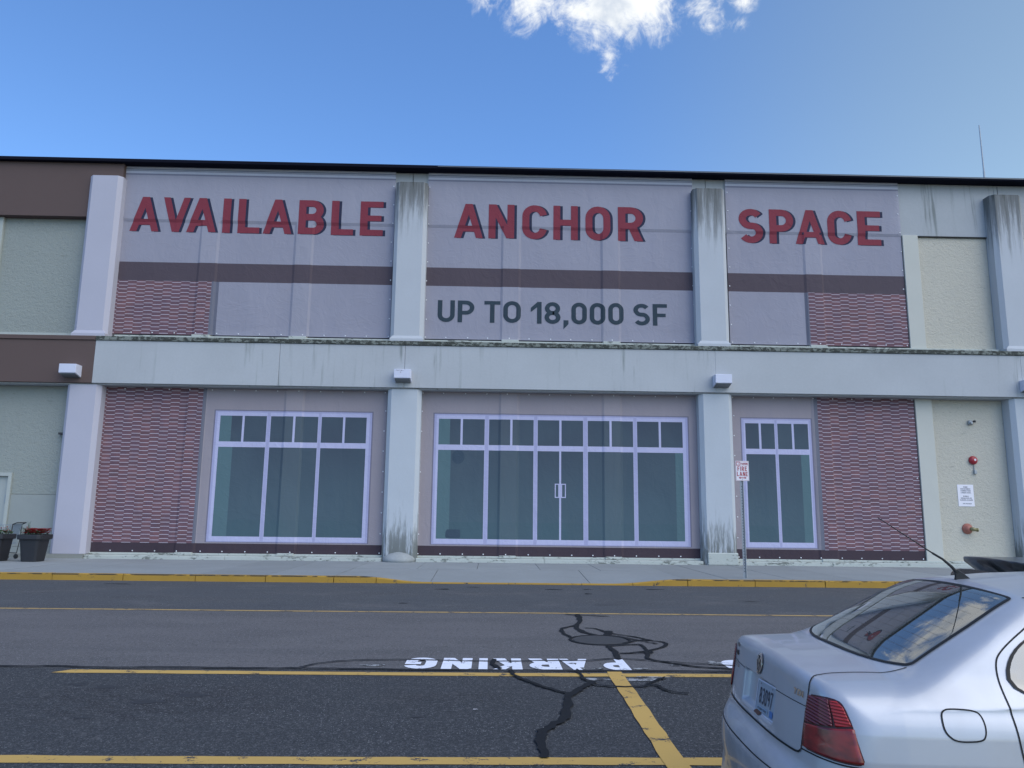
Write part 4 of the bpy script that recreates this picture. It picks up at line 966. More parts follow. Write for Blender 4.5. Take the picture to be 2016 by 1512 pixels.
def paint_mat(name, col, metal, rough, flake=True):
    def f(n, g, b):
        dirt = n.noise(g, 2.2, 6, .6); n.put(b.inputs['Roughness'], n.m('ADD', rough, n.m('MULTIPLY', dirt, .10)))
        z = n.xyz(g)[2]
        return n.mix(n.m('MULTIPLY', n.ramp(dirt, .40, .75), n.m('ADD', .16, n.ramp(z, .85, .35, 0, .45))), col, (.17, .165, .16))
    return mat(name, col, rough, metal, coat=.42, fn=f)
M_silver = paint_mat('silver_paint', (.44, .46, .51), .4, .34)
M_navy = paint_mat('dark_paint', (.012, .014, .018), .0, .25)
def glass_mat(name, tint, refl=1.0):
    m = bpy.data.materials.new(name); m.use_nodes = True; n = NT(m.node_tree); n.n.clear()
    out = n.n.new('ShaderNodeOutputMaterial'); t = n.new('ShaderNodeBsdfTransparent', None, Color=(*tint, 1)); g = n.new('ShaderNodeBsdfGlossy', None, Color=(refl, refl, refl, 1), Roughness=.015)
    fr = n.new('ShaderNodeFresnel', None, IOR=1.75)
    df = n.new('ShaderNodeBsdfDiffuse', None, Color=(.30, .34, .33, 1)); t = n.new('ShaderNodeMixShader', None, _0=.13, _1=t.outputs[0], _2=df.outputs[0])
    mx = n.new('ShaderNodeMixShader', None, _0=n.m('ADD', n.m('MULTIPLY', fr.outputs[0], 1.0), .10, clamp=True), _1=t.outputs[0], _2=g.outputs[0]); n.l.new(mx.outputs[0], out.inputs[0]); return m
M_glass = glass_mat('car_glass', (.34, .42, .42))
M_glass2 = glass_mat('side_glass', (.10, .14, .15))
M_rub = mat('rubber', (.014, .015, .016), .7); M_seam = mat('panel_gap', (.008, .009, .011), .8); M_trimb = mat('black_trim', (.012, .013, .015), .5, spec=.25)
M_chrome = mat('chrome', (.62, .63, .66), .12, 1.0); M_int = mat('cabin_cloth', (.05, .052, .055), .9); M_int2 = mat('cabin_dark', (.022, .023, .025), .9)
def lamp_fn(n, g, b):
    x, y, z = n.xyz(g); r = n.m('SINE', n.m('MULTIPLY', z, 520.0))
    nd = n.new('ShaderNodeBump', None, Strength=.5, Distance=.004, Height=r); n.l.new(nd.outputs[0], b.inputs['Normal'])
    return n.mix(n.m('ADD', .5, n.m('MULTIPLY', r, .5)), (.26, .010, .012), (.46, .022, .024))
M_lred = mat('lamp_red', (.3, .01, .01), .2, coat=.25, spec=.5, fn=lamp_fn)
M_lredd = mat('lamp_deep_red', (.085, .006, .010), .2, coat=.2, spec=.5, fn=lambda n, g, b: n.mix(n.ramp(n.noise(n.scl(g, (1, 1, 2)), 9, 3, .5), .35, .65), (.11, .008, .012), (.27, .016, .018)))
def smoke_fn(n, g, b):
    x, y, z = n.xyz(g); r = n.m('SINE', n.m('ADD', n.m('MULTIPLY', z, 460.0), n.m('MULTIPLY', x, 220.0)))
    nd = n.new('ShaderNodeBump', None, Strength=.6, Distance=.004, Height=r); n.l.new(nd.outputs[0], b.inputs['Normal'])
    return n.mix(n.ramp(r, -.2, .9), (.12, .016, .026), (.19, .030, .043))
M_lsmk = mat('lamp_smoked', (.10, .02, .03), .2, coat=.2, spec=.5, fn=smoke_fn)
M_plate = mat('plate_white', (.32, .36, .42), .45, fn=mottled((.32, .36, .42), .15, 9)); M_ink = mat('plate_ink', (.02, .03, .06), .5); M_pblue = mat('plate_blue', (.05, .16, .40), .5); M_rust = mat('rust_stain', (.10, .045, .03), .8)
M_clear = mat('lamp_clear', (.55, .57, .6), .08, coat=1)

class Car:
    def __init__(s, F, root, paint, axles):
        s.F0 = F; s.F = wheel_cut(F, axles); s.cast, s.grad = caster(s.F); s.root = root; s.paint = paint; s.axles = axles
    def obj(s, name, V, Fc, m, smooth=True, parent=None, idx=None, mats=None, normals=None):
        me = bpy.data.meshes.new(name); me.from_pydata([tuple(map(float, v)) for v in V], [], [tuple(map(int, f)) for f in Fc])
        for q in (mats or [m]): me.materials.append(q)
        if smooth: me.polygons.foreach_set('use_smooth', [True]*len(me.polygons))
        if idx is not None: me.polygons.foreach_set('material_index', idx)
        me.validate(); me.update()
        if normals is not None and len(me.polygons):
            nn = np.nan_to_num(np.array(normals, float)); nn[np.linalg.norm(nn, axis=1) < .5] = (0, 0, 1); me.normals_split_custom_set_from_vertices([tuple(map(float, q)) for q in nn])
        me.update(); o = bpy.data.objects.new(name, me); COL.objects.link(o); o.parent = parent or s.root; return o
    def shell(s, res=.02):
        ax = [np.unique(np.concatenate([np.arange(-.08, 1.3, res*.75), np.arange(1.3, 4.5, res*1.6), [4.5]])), np.linspace(-1.0, 1.0, int(2/res/.9)), np.linspace(.17, 1.56, int(1.39/res/.75))]
        V = []; Fc = []
        for k in range(3):
            a, b = [j for j in range(3) if j != k]
            A, Bb = np.meshgrid(ax[a], ax[b], indexing='ij')
            for side in (0, -1):
                if k == 2 and side == 0: continue
                P = np.zeros(A.shape+(3,)); P[..., a] = A; P[..., b] = Bb; P[..., k] = ax[k][side]
                n0 = len(V) and sum(len(v) for v in V); na, nb = A.shape; V.append(P.reshape(-1, 3))
                i, j = np.meshgrid(np.arange(na-1), np.arange(nb-1), indexing='ij'); q = n0+i*nb+j
                f = np.stack([q, q+nb, q+nb+1, q+1], -1).reshape(-1, 4)
                flip = (side == 0) ^ (k == 1)
                Fc.append(f[:, ::-1] if flip else f)
        P = np.concatenate(V); Fc = np.concatenate(Fc)
        key = np.round(P*1e4).astype(np.int64); _, ui, inv = np.unique(key, axis=0, return_index=True, return_inverse=True); P = P[ui]; Fc = inv.reshape(-1)[Fc]
        C = np.stack([np.clip(P[:, 0], .62, 3.7), np.clip(P[:, 1], -.34, .34), np.clip(P[:, 2], .55, .78)], 1)
        D = C-P; X = s.cast(P, D, L=1.6, n=200)
        s.V, s.Fc = X, Fc; s.N = s.grad(X); return X, Fc
    def regions(s, rules, holes):
        c = s.V[s.Fc].mean(1); nrm = s.N[s.Fc].mean(1); lab = np.zeros(len(c), int)
        for i, (name, m, fn) in enumerate(rules): lab[fn(c, nrm)] = i
        keep = np.ones(len(c), bool)
        for fn in holes: keep &= ~fn(c, nrm)
        for i, (name, m, fn) in enumerate(rules):
            f = s.Fc[(lab == i) & keep]
            if not len(f): continue
            u, inv = np.unique(f, return_inverse=True); s.obj(name, s.V[u], inv.reshape(f.shape), m, normals=s.N[u])
    def patch(s, name, m, pts, d, off=.002, n=72, rings=10, parent=None, smooth=2, cast=True, thick=.0):
        b = smooth_loop(pts, n, smooth); c = b.mean(0); d = np.array(d, float)/np.linalg.norm(d)
        R_ = np.concatenate([[0.0], np.linspace(0, 1, rings+1)[1:]]); P = [c[None]]+[c+(b-c)*r for r in R_[1:]]; P = np.concatenate(P)
        X = s.cast(P-d*.5, d, L=1.4, n=140); N = s.grad(X); X = X+N*off
        Fc = [(0, 1+i, 1+(i+1) % n) for i in range(n)]
        for r in range(rings-1):
            o = 1+r*n; Fc += [(o+i, o+n+i, o+n+(i+1) % n, o+(i+1) % n) for i in range(n)]
        X = list(X); N = list(N)
        if thick:
            o = 1+(rings-1)*n; k = len(X); X += [X[o+i]-N[o+i]*thick for i in range(n)]; N += [N[o+i] for i in range(n)]
            Fc += [(o+i, k+i, k+(i+1) % n, o+(i+1) % n) for i in range(n)]
        # orient
        a = np.array(X); f = Fc[len(Fc)//2]; nn = np.cross(a[f[1]]-a[f[0]], a[f[2]]-a[f[0]])
        if nn@N[f[0]] < 0: Fc = [q[::-1] for q in Fc]
        return s.obj(name, X, Fc, m, parent=parent, normals=None if thick else N)
    def ribbon(s, name, m, pts, d, w=.005, off=.0022, closed=False, n=90, parent=None, smooth=2):
        P = np.array(pts, float)
        if closed: P = smooth_loop(P, n, smooth)
        else:
            for _ in range(smooth):
                if len(P) > 2: P = np.vstack([P[:1], np.stack([P[:-1]*.75+P[1:]*.25, P[:-1]*.25+P[1:]*.75], 1).reshape(-1, 3), P[-1:]])
            L = np.concatenate([[0], np.cumsum(np.linalg.norm(np.diff(P, axis=0), axis=1))]); t = np.linspace(0, L[-1], n); P = np.stack([np.interp(t, L, P[:, j]) for j in range(3)], 1)
        dd = np.array(d, float)
        if dd.ndim == 1: dd = np.broadcast_to(dd, P.shape)
        dd = dd/np.linalg.norm(dd, axis=-1, keepdims=True)
        X = s.cast(P-dd*.5, dd, L=1.4, n=140); N = s.grad(X)
        T = (np.roll(X, -1, 0)-np.roll(X, 1, 0)) if closed else np.gradient(X, axis=0)
        T /= np.maximum(1e-9, np.linalg.norm(T, axis=1, keepdims=True)); B_ = np.cross(N, T)
        V = np.concatenate([X+B_*w/2+N*off, X-B_*w/2+N*off]); k = len(X)
        Fc = [(i, k+i, k+(i+1) % k, (i+1) % k) for i in range(k if closed else k-1)]
        return s.obj(name, V, Fc, m, parent=parent, smooth=False)
    def text(s, name, m, txt, center, wdt, h, off=.004, t=.18, tilt=0, parent=None, slope=0):
        """raised characters on the rear face, read from behind (left of text = +v)"""
        V = []; Fc = []; c = 0
        for ch, ps in text_in(txt, -wdt/2, wdt/2, -h/2, h/2, t):
            for p in ps:
                b = len(V); V += [(0, center[1]-q[0], center[2]+q[1]+slope*q[0]) for q in p]; Fc.append(tuple(range(b, b+len(p))))
        P = np.array(V); X = s.cast(P-np.array([.5, 0, 0]), [1, 0, 0], L=1.0); N = s.grad(X); return s.obj(name, X+N*off, Fc, m, smooth=False, parent=parent)
    def tube(s, name, m, pts, r, parent=None, seg=8):
        mb = MB(1).tube(pts, r, seg); return s.obj(name, mb.v, mb.f, m, parent=parent)
    def mbobj(s, name, m, mb, parent=None, smooth=False): return s.obj(name, mb.v, mb.f, m, smooth=smooth, parent=parent)
def wheels(car, r=.31):
    for ax in car.axles:
        for sd in (-1, 1):
            w = empty('wheel', (ax, sd*.765, r)); w.parent = car.root
            t = MB(1).lathe((0, 0, 0), [(.20, -.095), (r-.04, -.10), (r-.008, -.085), (r, -.06), (r, .06), (r-.008, .085), (r-.04, .10), (.20, .095)], 40, 'y'); car.obj('tyre', t.v, t.f, M_rub, parent=w)
            rim = MB(1).lathe((0, sd*.06, 0), [(.212, -.15*1), (.215, .03), (.205, .04), (.195, .02), (.19, -.02), (.06, -.005), (.03, .005), (.002, .006)][:] if sd < 0 else [(.212, .15), (.215, -.03), (.205, -.04), (.195, -.02), (.19, .02), (.06, .005), (.03, -.005), (.002, -.006)], 32, 'y', cap=False); car.obj('rim', rim.v, rim.f, M_chrome if 0 else M_fix, parent=w)
            sp = MB(1)
            for k in range(7):
                a = 2*math.pi*k/7; c, q = math.cos(a), math.sin(a); sp.tube([(c*.05, sd*.075, q*.05), (c*.19, sd*.085, q*.19)], [.022, .014], 6)
            car.obj('spokes', sp.v, sp.f, M_fix, parent=w, smooth=False)

def sedan():
    root = empty('parked_car', (1.20, 4.06, 0), 'silver sedan seen from behind with red tail lamp and plate 83097', 'car'); root.rotation_euler.z = R(-3)
    car = Car(sedan_field, root, M_silver, (.97, 3.48)); car.shell(.0125)
    g_rear = [(.555, -.60), (.60, -.585), (.70, -.575), (.92, -.545), (1.16, -.505), (1.165, -.40), (1.145, -.18), (1.14, 0), (1.145, .18), (1.165, .40), (1.16, .505), (.92, .545), (.70, .575), (.60, .585), (.575, .53), (.535, .33), (.515, .12), (.51, 0), (.515, -.12), (.535, -.33), (.575, -.53)]
    g_rear = [(.63, -.575), (.648, -.594), (.67, -.588), (.80, -.565), (.98, -.54), (1.14, -.502), (1.168, -.490), (1.166, -.46), (1.155, -.30), (1.148, 0), (1.155, .30), (1.166, .46), (1.168, .490), (1.14, .502), (.98, .54), (.80, .565), (.67, .588), (.648, .594), (.63, .575), (.575, .45), (.53, .25), (.52, 0), (.53, -.25), (.575, -.45)]
    R3 = [(u, v, 1.3) for u, v in g_rear]
    def inset(poly, k):
        p = np.array(poly); c = p.mean(0); return [tuple(q) for q in c+(p-c)*k]
    hr = smooth_loop(inset(g_rear, .90), 60, 1)
    sideq = [(.955, 1.08), (.965, 1.02), (1.09, .98), (1.9, .965), (2.62, .95), (2.95, .955), (2.72, 1.12), (2.42, 1.30), (2.2, 1.355), (1.7, 1.365), (1.42, 1.335), (1.2, 1.26), (1.03, 1.18)]
    hs = smooth_loop(inset(sideq, .95), 60, 1)
    ws = [(3.33, -.58), (3.0, -.56), (2.78, -.52), (2.72, 0), (2.78, .52), (3.0, .56), (3.33, .58), (3.36, 0)]; hw = smooth_loop(inset(ws, .92), 60, 1)
    holes = [lambda c, n: in_poly(c[:, 0], c[:, 1], hr) & (c[:, 2] > 1.06) & (n[:, 2] > .3), lambda c, n: in_poly(c[:, 0], c[:, 2], hs) & (np.abs(n[:, 1]) > .5), lambda c, n: in_poly(c[:, 0], c[:, 1], hw) & (c[:, 2] > 1.0) & (n[:, 2] > .2)]
    rules = [('body', M_silver, lambda c, n: c[:, 0] > -9),
             ('roof', M_silver, lambda c, n: (c[:, 2] > 1.33)),
             ('trunk_lid', M_silver, lambda c, n: (c[:, 0] < .63) & (np.abs(c[:, 1]) < .585) & (c[:, 2] > .70)),
             ('hood', M_silver, lambda c, n: (c[:, 0] > 3.33) & (np.abs(c[:, 1]) < .68) & (c[:, 2] > .78)),
             ('rear_door', M_silver, lambda c, n: (c[:, 1] > 0) & (c[:, 0] > .94) & (c[:, 0] < 1.93) & (c[:, 2] > .36) & (np.abs(c[:, 1]) > .55) & (c[:, 2] < 1.33) & (np.hypot(c[:, 0]-.97, c[:, 2]-.31) > .38)),
             ('rear_door', M_silver, lambda c, n: (c[:, 1] < 0) & (c[:, 0] > .94) & (c[:, 0] < 1.93) & (c[:, 2] > .36) & (np.abs(c[:, 1]) > .55) & (c[:, 2] < 1.33) & (np.hypot(c[:, 0]-.97, c[:, 2]-.31) > .38)),
             ('front_door', M_silver, lambda c, n: (c[:, 1] > 0) & (c[:, 0] >= 1.94) & (c[:, 0] < 2.98) & (c[:, 2] > .36) & (np.abs(c[:, 1]) > .55) & (c[:, 2] < 1.33)),
             ('front_door', M_silver, lambda c, n: (c[:, 1] < 0) & (c[:, 0] >= 1.94) & (c[:, 0] < 2.98) & (c[:, 2] > .36) & (np.abs(c[:, 1]) > .55) & (c[:, 2] < 1.33)),
             ('rear_bumper', M_silver, lambda c, n: (c[:, 0] < .60) & (c[:, 2] < .705)),
             ('front_bumper', M_silver, lambda c, n: (c[:, 0] > 3.86) & (c[:, 2] < .60)),
             ('wheel_arch_liner', M_rub, lambda c, n: np.minimum(np.hypot(c[:, 0]-.97, c[:, 2]-.31), np.hypot(c[:, 0]-3.48, c[:, 2]-.31)) < .352)]
    car.regions(rules, holes)
    # glass
    dn = (.30, 0, -1)
    gl = car.patch('rear_window', M_glass, R3, (0, 0, -1), .003, 110, 16, smooth=1)
    ring = lambda poly, k1: [tuple(q) for q in poly]
    def border(name, poly3, d, k, m=M_trimb, off=.0045, n=120, sm=2, parent=None):
        b = smooth_loop(poly3, n, sm); c = b.mean(0); kk = 1-k/np.maximum(.05, np.linalg.norm(b-c, axis=1, keepdims=True)); a = c+(b-c)*kk
        dd = np.array(d, float)/np.linalg.norm(d); X1 = car.cast(b-dd*.5, dd, 1.4); X2 = car.cast(a-dd*.5, dd, 1.4); V = np.concatenate([X1+car.grad(X1)*off, X2+car.grad(X2)*off]); k_ = len(b)
        return car.obj(name, V, [(i, (i+1) % k_, k_+(i+1) % k_, k_+i) for i in range(k_)], m, smooth=False, parent=parent)
    border('window_surround', R3, (0, 0, -1), .018, parent=gl, sm=1)
    for q in np.linspace(.66, 1.12, 12):
        hw_ = .50-(q-.66)*.10; car.ribbon('heater_line', mat('heater_wire', (.07, .05, .04), .6), [(q, -hw_, 1.3), (q-.02, 0, 1.3), (q, hw_, 1.3)], (0, 0, -1), .0008, .0042, n=30, parent=gl)
    for sd in (-1, 1):
        o = car.patch('side_window', M_glass2, [(u, sd*1.1, w) for u, w in sideq], (0, -sd, 0), .003, 90, 12)
        border('window_surround', [(u, sd*1.1, w) for u, w in sideq], (0, -sd, 0), .015, parent=o)
        car.ribbon('pillar_trim', M_trimb, [(1.93, sd*1.1, .98), (1.86, sd*1.1, 1.36)], (0, -sd, 0), .06, .006, n=14)
        car.ribbon('pillar_trim', M_trimb, [(1.28, sd*1.1, .99), (1.25, sd*1.1, 1.27)], (0, -sd, 0), .018, .006, n=14)
        door = [(.955, .60), (.93, .80), (.925, .92), (.922, 1.0), (.925, 1.06), (.935, 1.11), (.955, 1.145), (1.018, 1.193), (1.106, 1.247), (1.25, 1.33), (1.45, 1.385), (1.7, 1.40), (2.2, 1.39)]
        car.ribbon('door_seam', M_seam, [(u, sd*1.1, w) for u, w in door], (0, -sd, 0), .0065, .002, n=140)
        car.ribbon('door_seam', M_seam, [(u, sd*1.1, w) for u, w in [(.955, .60), (1.05, .66), (1.18, .60), (1.28, .50), (1.34, .36), (1.5, .34), (2.9, .34), (2.97, .5), (2.99, .95)]], (0, -sd, 0), .006, .002, n=140)
        car.ribbon('door_seam', M_seam, [(1.95, sd*1.1, .34), (1.94, sd*1.1, .7), (1.92, sd*1.1, .98)], (0, -sd, 0), .006, .002, n=60)
        car.ribbon('rub_strip', M_silver, [(1.36, sd*1.1, .56), (2.0, sd*1.1, .56), (2.95, sd*1.1, .56)], (0, -sd, 0), .045, .009, n=60)
        for u0 in (1.05, 2.07): car.tube('door_handle', M_silver, [(u0, sd*.852, .86), (u0+.03, sd*.885, .865), (u0+.15, sd*.885, .865), (u0+.18, sd*.856, .86)], .013)
        mb = MB(1).box(2.70, 2.84, min(sd*.86, sd*1.0), max(sd*.86, sd*1.0), .97, 1.09, bev=.03, seg=3); car.mbobj('door_mirror', M_silver, mb, smooth=True)
        # lid side seam and tail lamps
        car.ribbon('lid_seam', M_seam, [(.63, sd*.590, 1.3), (.58, sd*.578, 1.3), (.46, sd*.548, 1.3), (.34, sd*.543, 1.3), (.27, sd*.556, 1.3)], (0, 0, -1), .006, .002, n=60)
        car.ribbon('lid_seam', M_seam, [(0, sd*.556, 1.028), (0, sd*.578, 1.012), (0, sd*.592, .98), (0, sd*.590, .95), (0, sd*.585, .88), (0, sd*.582, .80), (0, sd*.582, .725)], (1, 0, 0), .007, .0025, n=60)
        dl = (.72, -sd*.69, 0)
        lamp = [(.204, .588, .955), (.237, .699, .968), (.271, .745, .963), (.287, .768, .945), (.305, .801, .877), (.32, .825, .789), (.335, .836, .735), (.259, .797, .735), (.205, .725, .740), (.170, .588, .738), (.177, .586, .799), (.190, .585, .88)]
        lp = [(a, sd*b, c) for a, b, c in lamp]
        lm = empty('tail_lamp', (0, 0, 0)); lm.parent = root
        car.patch('lamp_housing', mat('lamp_shell', (.05, .004, .006), .4), [tuple(np.array(q)) for q in lp], dl, .0025, 80, 8, parent=lm, smooth=1)
        def sub(name, m, pts): car.patch(name, m, [(a, sd*b, c) for a, b, c in pts], dl, .008, 60, 8, parent=lm, smooth=0, thick=.007)
        sub('brake_lens', M_lredd, [(.182, .592, .836), (.243, .757, .855), (.308, .805, .868), (.3095, .806, .860), (.32, .822, .785), (.331, .832, .742), (.259, .795, .742), (.205, .725, .746), (.172, .594, .745), (.176, .592, .79)])
        sub('marker_lens', M_lred, [(.246, .722, .955), (.268, .742, .957), (.283, .765, .940), (.301, .797, .877), (.304, .801, .876), (.250, .762, .863), (.251, .746, .90)])
        sub('reverse_lens', M_lsmk, [(.206, .594, .950), (.236, .695, .961), (.243, .717, .957), (.245, .738, .90), (.243, .750, .862), (.184, .594, .842), (.19, .592, .88)])
        # panel line under the lamp and round the bumper top
        car.ribbon('bumper_seam', M_seam, [(.17, sd*.583, .731), (.205, sd*.73, .733), (.26, sd*.80, .728), (.335, sd*.845, .728)], dl, .006, .002, n=40)
        car.ribbon('bumper_seam', M_seam, [(.335, sd*1.1, .727), (.45, sd*1.1, .715), (.62, sd*1.1, .70), (.66, sd*1.1, .60)], (0, -sd, 0), .006, .002, n=50)
        hl = [(4.12, .80, .70), (4.22, .72, .71), (4.30, .55, .70), (4.33, .50, .64), (4.32, .52, .575), (4.24, .72, .57), (4.08, .82, .60)]
        car.patch('headlight', M_clear, [(a, sd*b, c) for a, b, c in hl], (-.75, -sd*.6, 0), .006, 60, 8, thick=.005)
        if sd < 0:
            fu = [(.645, 1, .885), (.647, 1, .928), (.658, 1, .948), (.69, 1, .953), (.775, 1, .950), (.800, 1, .937), (.808, 1, .90), (.802, 1, .862), (.785, 1, .843), (.72, 1, .838), (.68, 1, .842), (.655, 1, .862)]
            fu = [(a, -b*1.1, c) for a, b, c in fu]; fd = car.patch('fuel_door', M_silver, fu, (0, 1, 0), .0022, 72, 10)
            car.ribbon('fuel_door_gap', M_seam, fu, (0, 1, 0), .0062, .003, closed=True, n=100, parent=fd)
    car.patch('windshield', M_glass, [(u, v, 1.5) for u, v in ws], (0, 0, -1), .003, 80, 14)
    car.ribbon('lid_seam', M_seam, [(0, -.582, .725), (0, -.566, .712), (0, -.53, .708), (0, 0, .708), (0, .53, .708), (0, .566, .712), (0, .582, .725)], (1, 0, 0), .009, .004, n=120)
    car.ribbon('lid_crease', M_seam, [(0, -.27, .902), (0, -.43, .902), (0, -.583, .901)], (1, 0, 0), .0035, .0015, n=50)
    car.ribbon('lid_crease', M_seam, [(0, .27, .902), (0, .43, .902), (0, .583, .901)], (1, 0, 0), .0035, .0015, n=50)
    car.ribbon('bumper_line', M_seam, [(.35, -.87, .60), (.18, -.80, .595), (.08, -.6, .60), (.02, -.3, .60), (.0, 0, .60), (.02, .3, .60), (.08, .6, .60), (.18, .80, .595), (.35, .87, .60)],
               np.array([(.35, 1, 0), (.7, .7, 0), (1, .2, 0), (1, 0, 0), (1, -.2, 0), (.7, -.7, 0), (.35, -1, 0)])[[0]*14+[1]*26+[2]*20+[3]*40+[4]*20+[5]*26+[6]*14], .006, .0025, n=160, smooth=2)
    car.ribbon('hood_seam', M_seam, [(4.28, -.66, 1.2), (3.9, -.70, 1.2), (3.45, -.68, 1.2)], (0, 0, -1), .006, .002, n=50); car.ribbon('hood_seam', M_seam, [(4.28, .66, 1.2), (3.9, .70, 1.2), (3.45, .68, 1.2)], (0, 0, -1), .006, .002, n=50)
    car.ribbon('roof_seam', M_seam, [(1.20, -.505, 1.6), (1.5, -.52, 1.6), (2.1, -.53, 1.6), (2.6, -.515, 1.6)], (0, 0, -1), .010, .002, n=60); car.ribbon('roof_seam', M_seam, [(1.20, .505, 1.6), (1.5, .52, 1.6), (2.1, .53, 1.6), (2.6, .515, 1.6)], (0, 0, -1), .010, .002, n=60)
    car.patch('grille', M_trimb, [(5, -.42, .70), (5, .42, .70), (5, .40, .60), (5, -.40, .60)], (-1, 0, 0), .005, 60, 6, smooth=1)
    # recess with plate
    rec = [(0, .262, .898), (0, -.262, .898), (0, -.262, .750), (0, .262, .750)]
    pl = empty('license_plate', (0, 0, 0)); pl.parent = root
    u0, sl = .166, .18
    def PP(v, w, o=0): return (u0+(w-.83)*sl-o, v, w)
    vc, wc = -.105, .826
    q = [PP(vc+.153, wc+.066), PP(vc-.153, wc+.078), PP(vc-.153, wc-.078), PP(vc+.153, wc-.088)]
    A, B_, C_, D_ = [np.array(z) for z in (q[0], q[1], q[2], q[3])]
    def onpl(s_, t_, o=0): return tuple(A*(1-s_)*t_+B_*s_*t_+C_*s_*(1-t_)+D_*(1-s_)*(1-t_)-np.array([o, 0, 0]))
    def quad(name, m, s0, s1, t0, t1, o): car.obj(name, [onpl(s0, t0, o), onpl(s1, t0, o), onpl(s1, t1, o), onpl(s0, t1, o)], [(0, 1, 2, 3)], m, smooth=False, parent=pl)
    mb = MB(1); mb.add([onpl(a, b, o) for o in (0, .004) for a, b in ((0, 0), (1, 0), (1, 1), (0, 1))], [(0, 3, 2, 1), (4, 5, 6, 7), (0, 1, 5, 4), (1, 2, 6, 5), (2, 3, 7, 6), (3, 0, 4, 7)]); car.mbobj('plate_blank', M_plate, mb, pl)
    fr_ = M_chrome
    for a in ((0, .025, 0, 1), (.975, 1, 0, 1), (.026, .974, 0, .045), (.026, .974, .955, 1)): quad('plate_rim', M_fix, a[0], a[1], a[2], a[3], .0062)
    V = []; Fc = []
    for ch, ps in text_in('83097', .17, .83, .30, .80, .15, .22):
        for p in ps: b = len(V); V += [onpl(z[0], z[1], .0068+.0001*(len(Fc) % 8)) for z in p]; Fc.append(tuple(range(b, b+len(p))))
    car.obj('plate_digits', V, Fc, M_ink, smooth=False, parent=pl)
    quad('state_band', mat('plate_pale_blue', (.28, .38, .50), .5), .12, .66, .10, .22, .0066); quad('plate_sticker', M_pblue, .76, .92, .08, .27, .0068)
    V = []; Fc = []
    for ch, ps in text_in('OCEAN STATE', .16, .62, .125, .19, .2, .12):
        for p in ps: b = len(V); V += [onpl(z[0], z[1], .0078+.0001*(len(Fc) % 8)) for z in p]; Fc.append(tuple(range(b, b+len(p))))
    car.obj('plate_words', V, Fc, M_ink, smooth=False, parent=pl)
    for s_ in (.2, .8): car.obj('plate_bolt', [onpl(s_+.012*math.cos(a), .9+.03*math.sin(a), .008) for a in np.linspace(0, 6.283, 9)[:-1]], [tuple(range(8))], M_rust, smooth=False, parent=pl)
    car.patch('rust_stain', M_rust, [(0, .02, .752), (0, -.04, .756), (0, -.075, .748), (0, -.07, .735), (0, -.02, .738), (0, .02, .738)], (1, 0, 0), .003, 30, 3)
    # emblem: chrome ring with a V over a W
    em = empty('emblem', (0, 0, 0)); em.parent = root; ew = .972
    def ering(r0, r1, m, o, name):
        a = np.linspace(0, 2*np.pi, 49)[:-1]; P = np.concatenate([np.stack([a*0, r*np.cos(a), ew+r*np.sin(a)], 1) for r in (r0, r1)]); X = car.cast(P-np.array([.5, 0, 0]), [1, 0, 0], L=1.0); X = X+np.array([-o, 0, 0]); X[48:, 0] += .0015
        car.obj(name, X, [(i, (i+1) % 48, 48+(i+1) % 48, 48+i) for i in range(48)], m, parent=em)
    mb = MB(1); rr = [(.002, .0), (.050, .0)]
    car.patch('emblem_disc', mat('emblem_black', (.02, .022, .03), .25), [(0, .045*math.cos(a), ew+.045*math.sin(a)) for a in np.linspace(0, 6.283, 25)[:-1]], (1, 0, 0), .004, 48, 4, parent=em, smooth=0)
    for (r0, r1, o) in ((.040, .047, .010), (.047, .051, .0085)): ering(r0, r1, M_chrome, o, 'emblem_ring')
    V = []; Fc = []
    for poly in strip([(-.022, .034), (0, .004), (.022, .034)], .0085)+strip([(-.034, .016), (-.017, -.032), (0, -.001), (.017, -.032), (.034, .016)], .0085):
        b = len(V); V += [(0, -p[0], ew+p[1]) for p in poly]; Fc.append(tuple(range(b, b+4)))
    X = car.cast(np.array(V)-np.array([.5, 0, 0]), [1, 0, 0], L=1.0)+np.array([-.0095, 0, 0]); car.obj('emblem_letters', X, Fc, M_chrome, smooth=False, parent=em)
    car.text('badge', M_chrome, 'TDI', (0, -.512, .943), .088, .026, .004, .2)
    car.text('badge', M_chrome, 'Jetta'.upper(), (0, .47, .885), .14, .024, .004, .2)
    car.text('badge', mat('badge_dark', (.05, .055, .06), .4), 'NEW', (0, .50, .985), .09, .018, .003, .2)
    car.patch('dealer_badge', M_trimb, [(0, .54, .955), (0, .46, .955), (0, .46, .93), (0, .54, .93)], (1, 0, 0), .003, 40, 4, smooth=1)
    # aerial
    at = empty('aerial', (0, 0, 0)); at.parent = root
    zb = 1.394
    mb = MB(1); prof = [(1.195, 1.285, .020, 0), (1.198, 1.262, .016, .018), (1.198, 1.240, .012, .036), (1.192, 1.216, .008, .052)]
    V = []; Fc = []
    for a, b, hw2, dz in prof: V += [(a, .035-hw2*.5, zb+dz), (b-.01, .035-hw2, zb+dz), (b, .035, zb+dz), (b-.01, .035+hw2, zb+dz), (a, .035+hw2*.5, zb+dz)]
    for k in range(3): Fc += [(k*5+i, k*5+(i+1) % 5, (k+1)*5+(i+1) % 5, (k+1)*5+i) for i in range(5)]
    Fc.append((15, 16, 17, 18, 19)); car.obj('aerial_base', V, Fc, M_rub, smooth=False, parent=at)
    car.tube('aerial_mast', M_rub, [(1.208, .035, zb+.035), (1.185, .035, zb+.065), (1.14, .035, zb+.105), (1.09, .035, zb+.135)], [.009, .0075, .006, .0055], at)
    car.tube('aerial_whip', M_rub, [(1.09, .035, zb+.135), (1.0, .035, zb+.195), (.82, .035, zb+.315)], [.0036, .003, .0022], at)
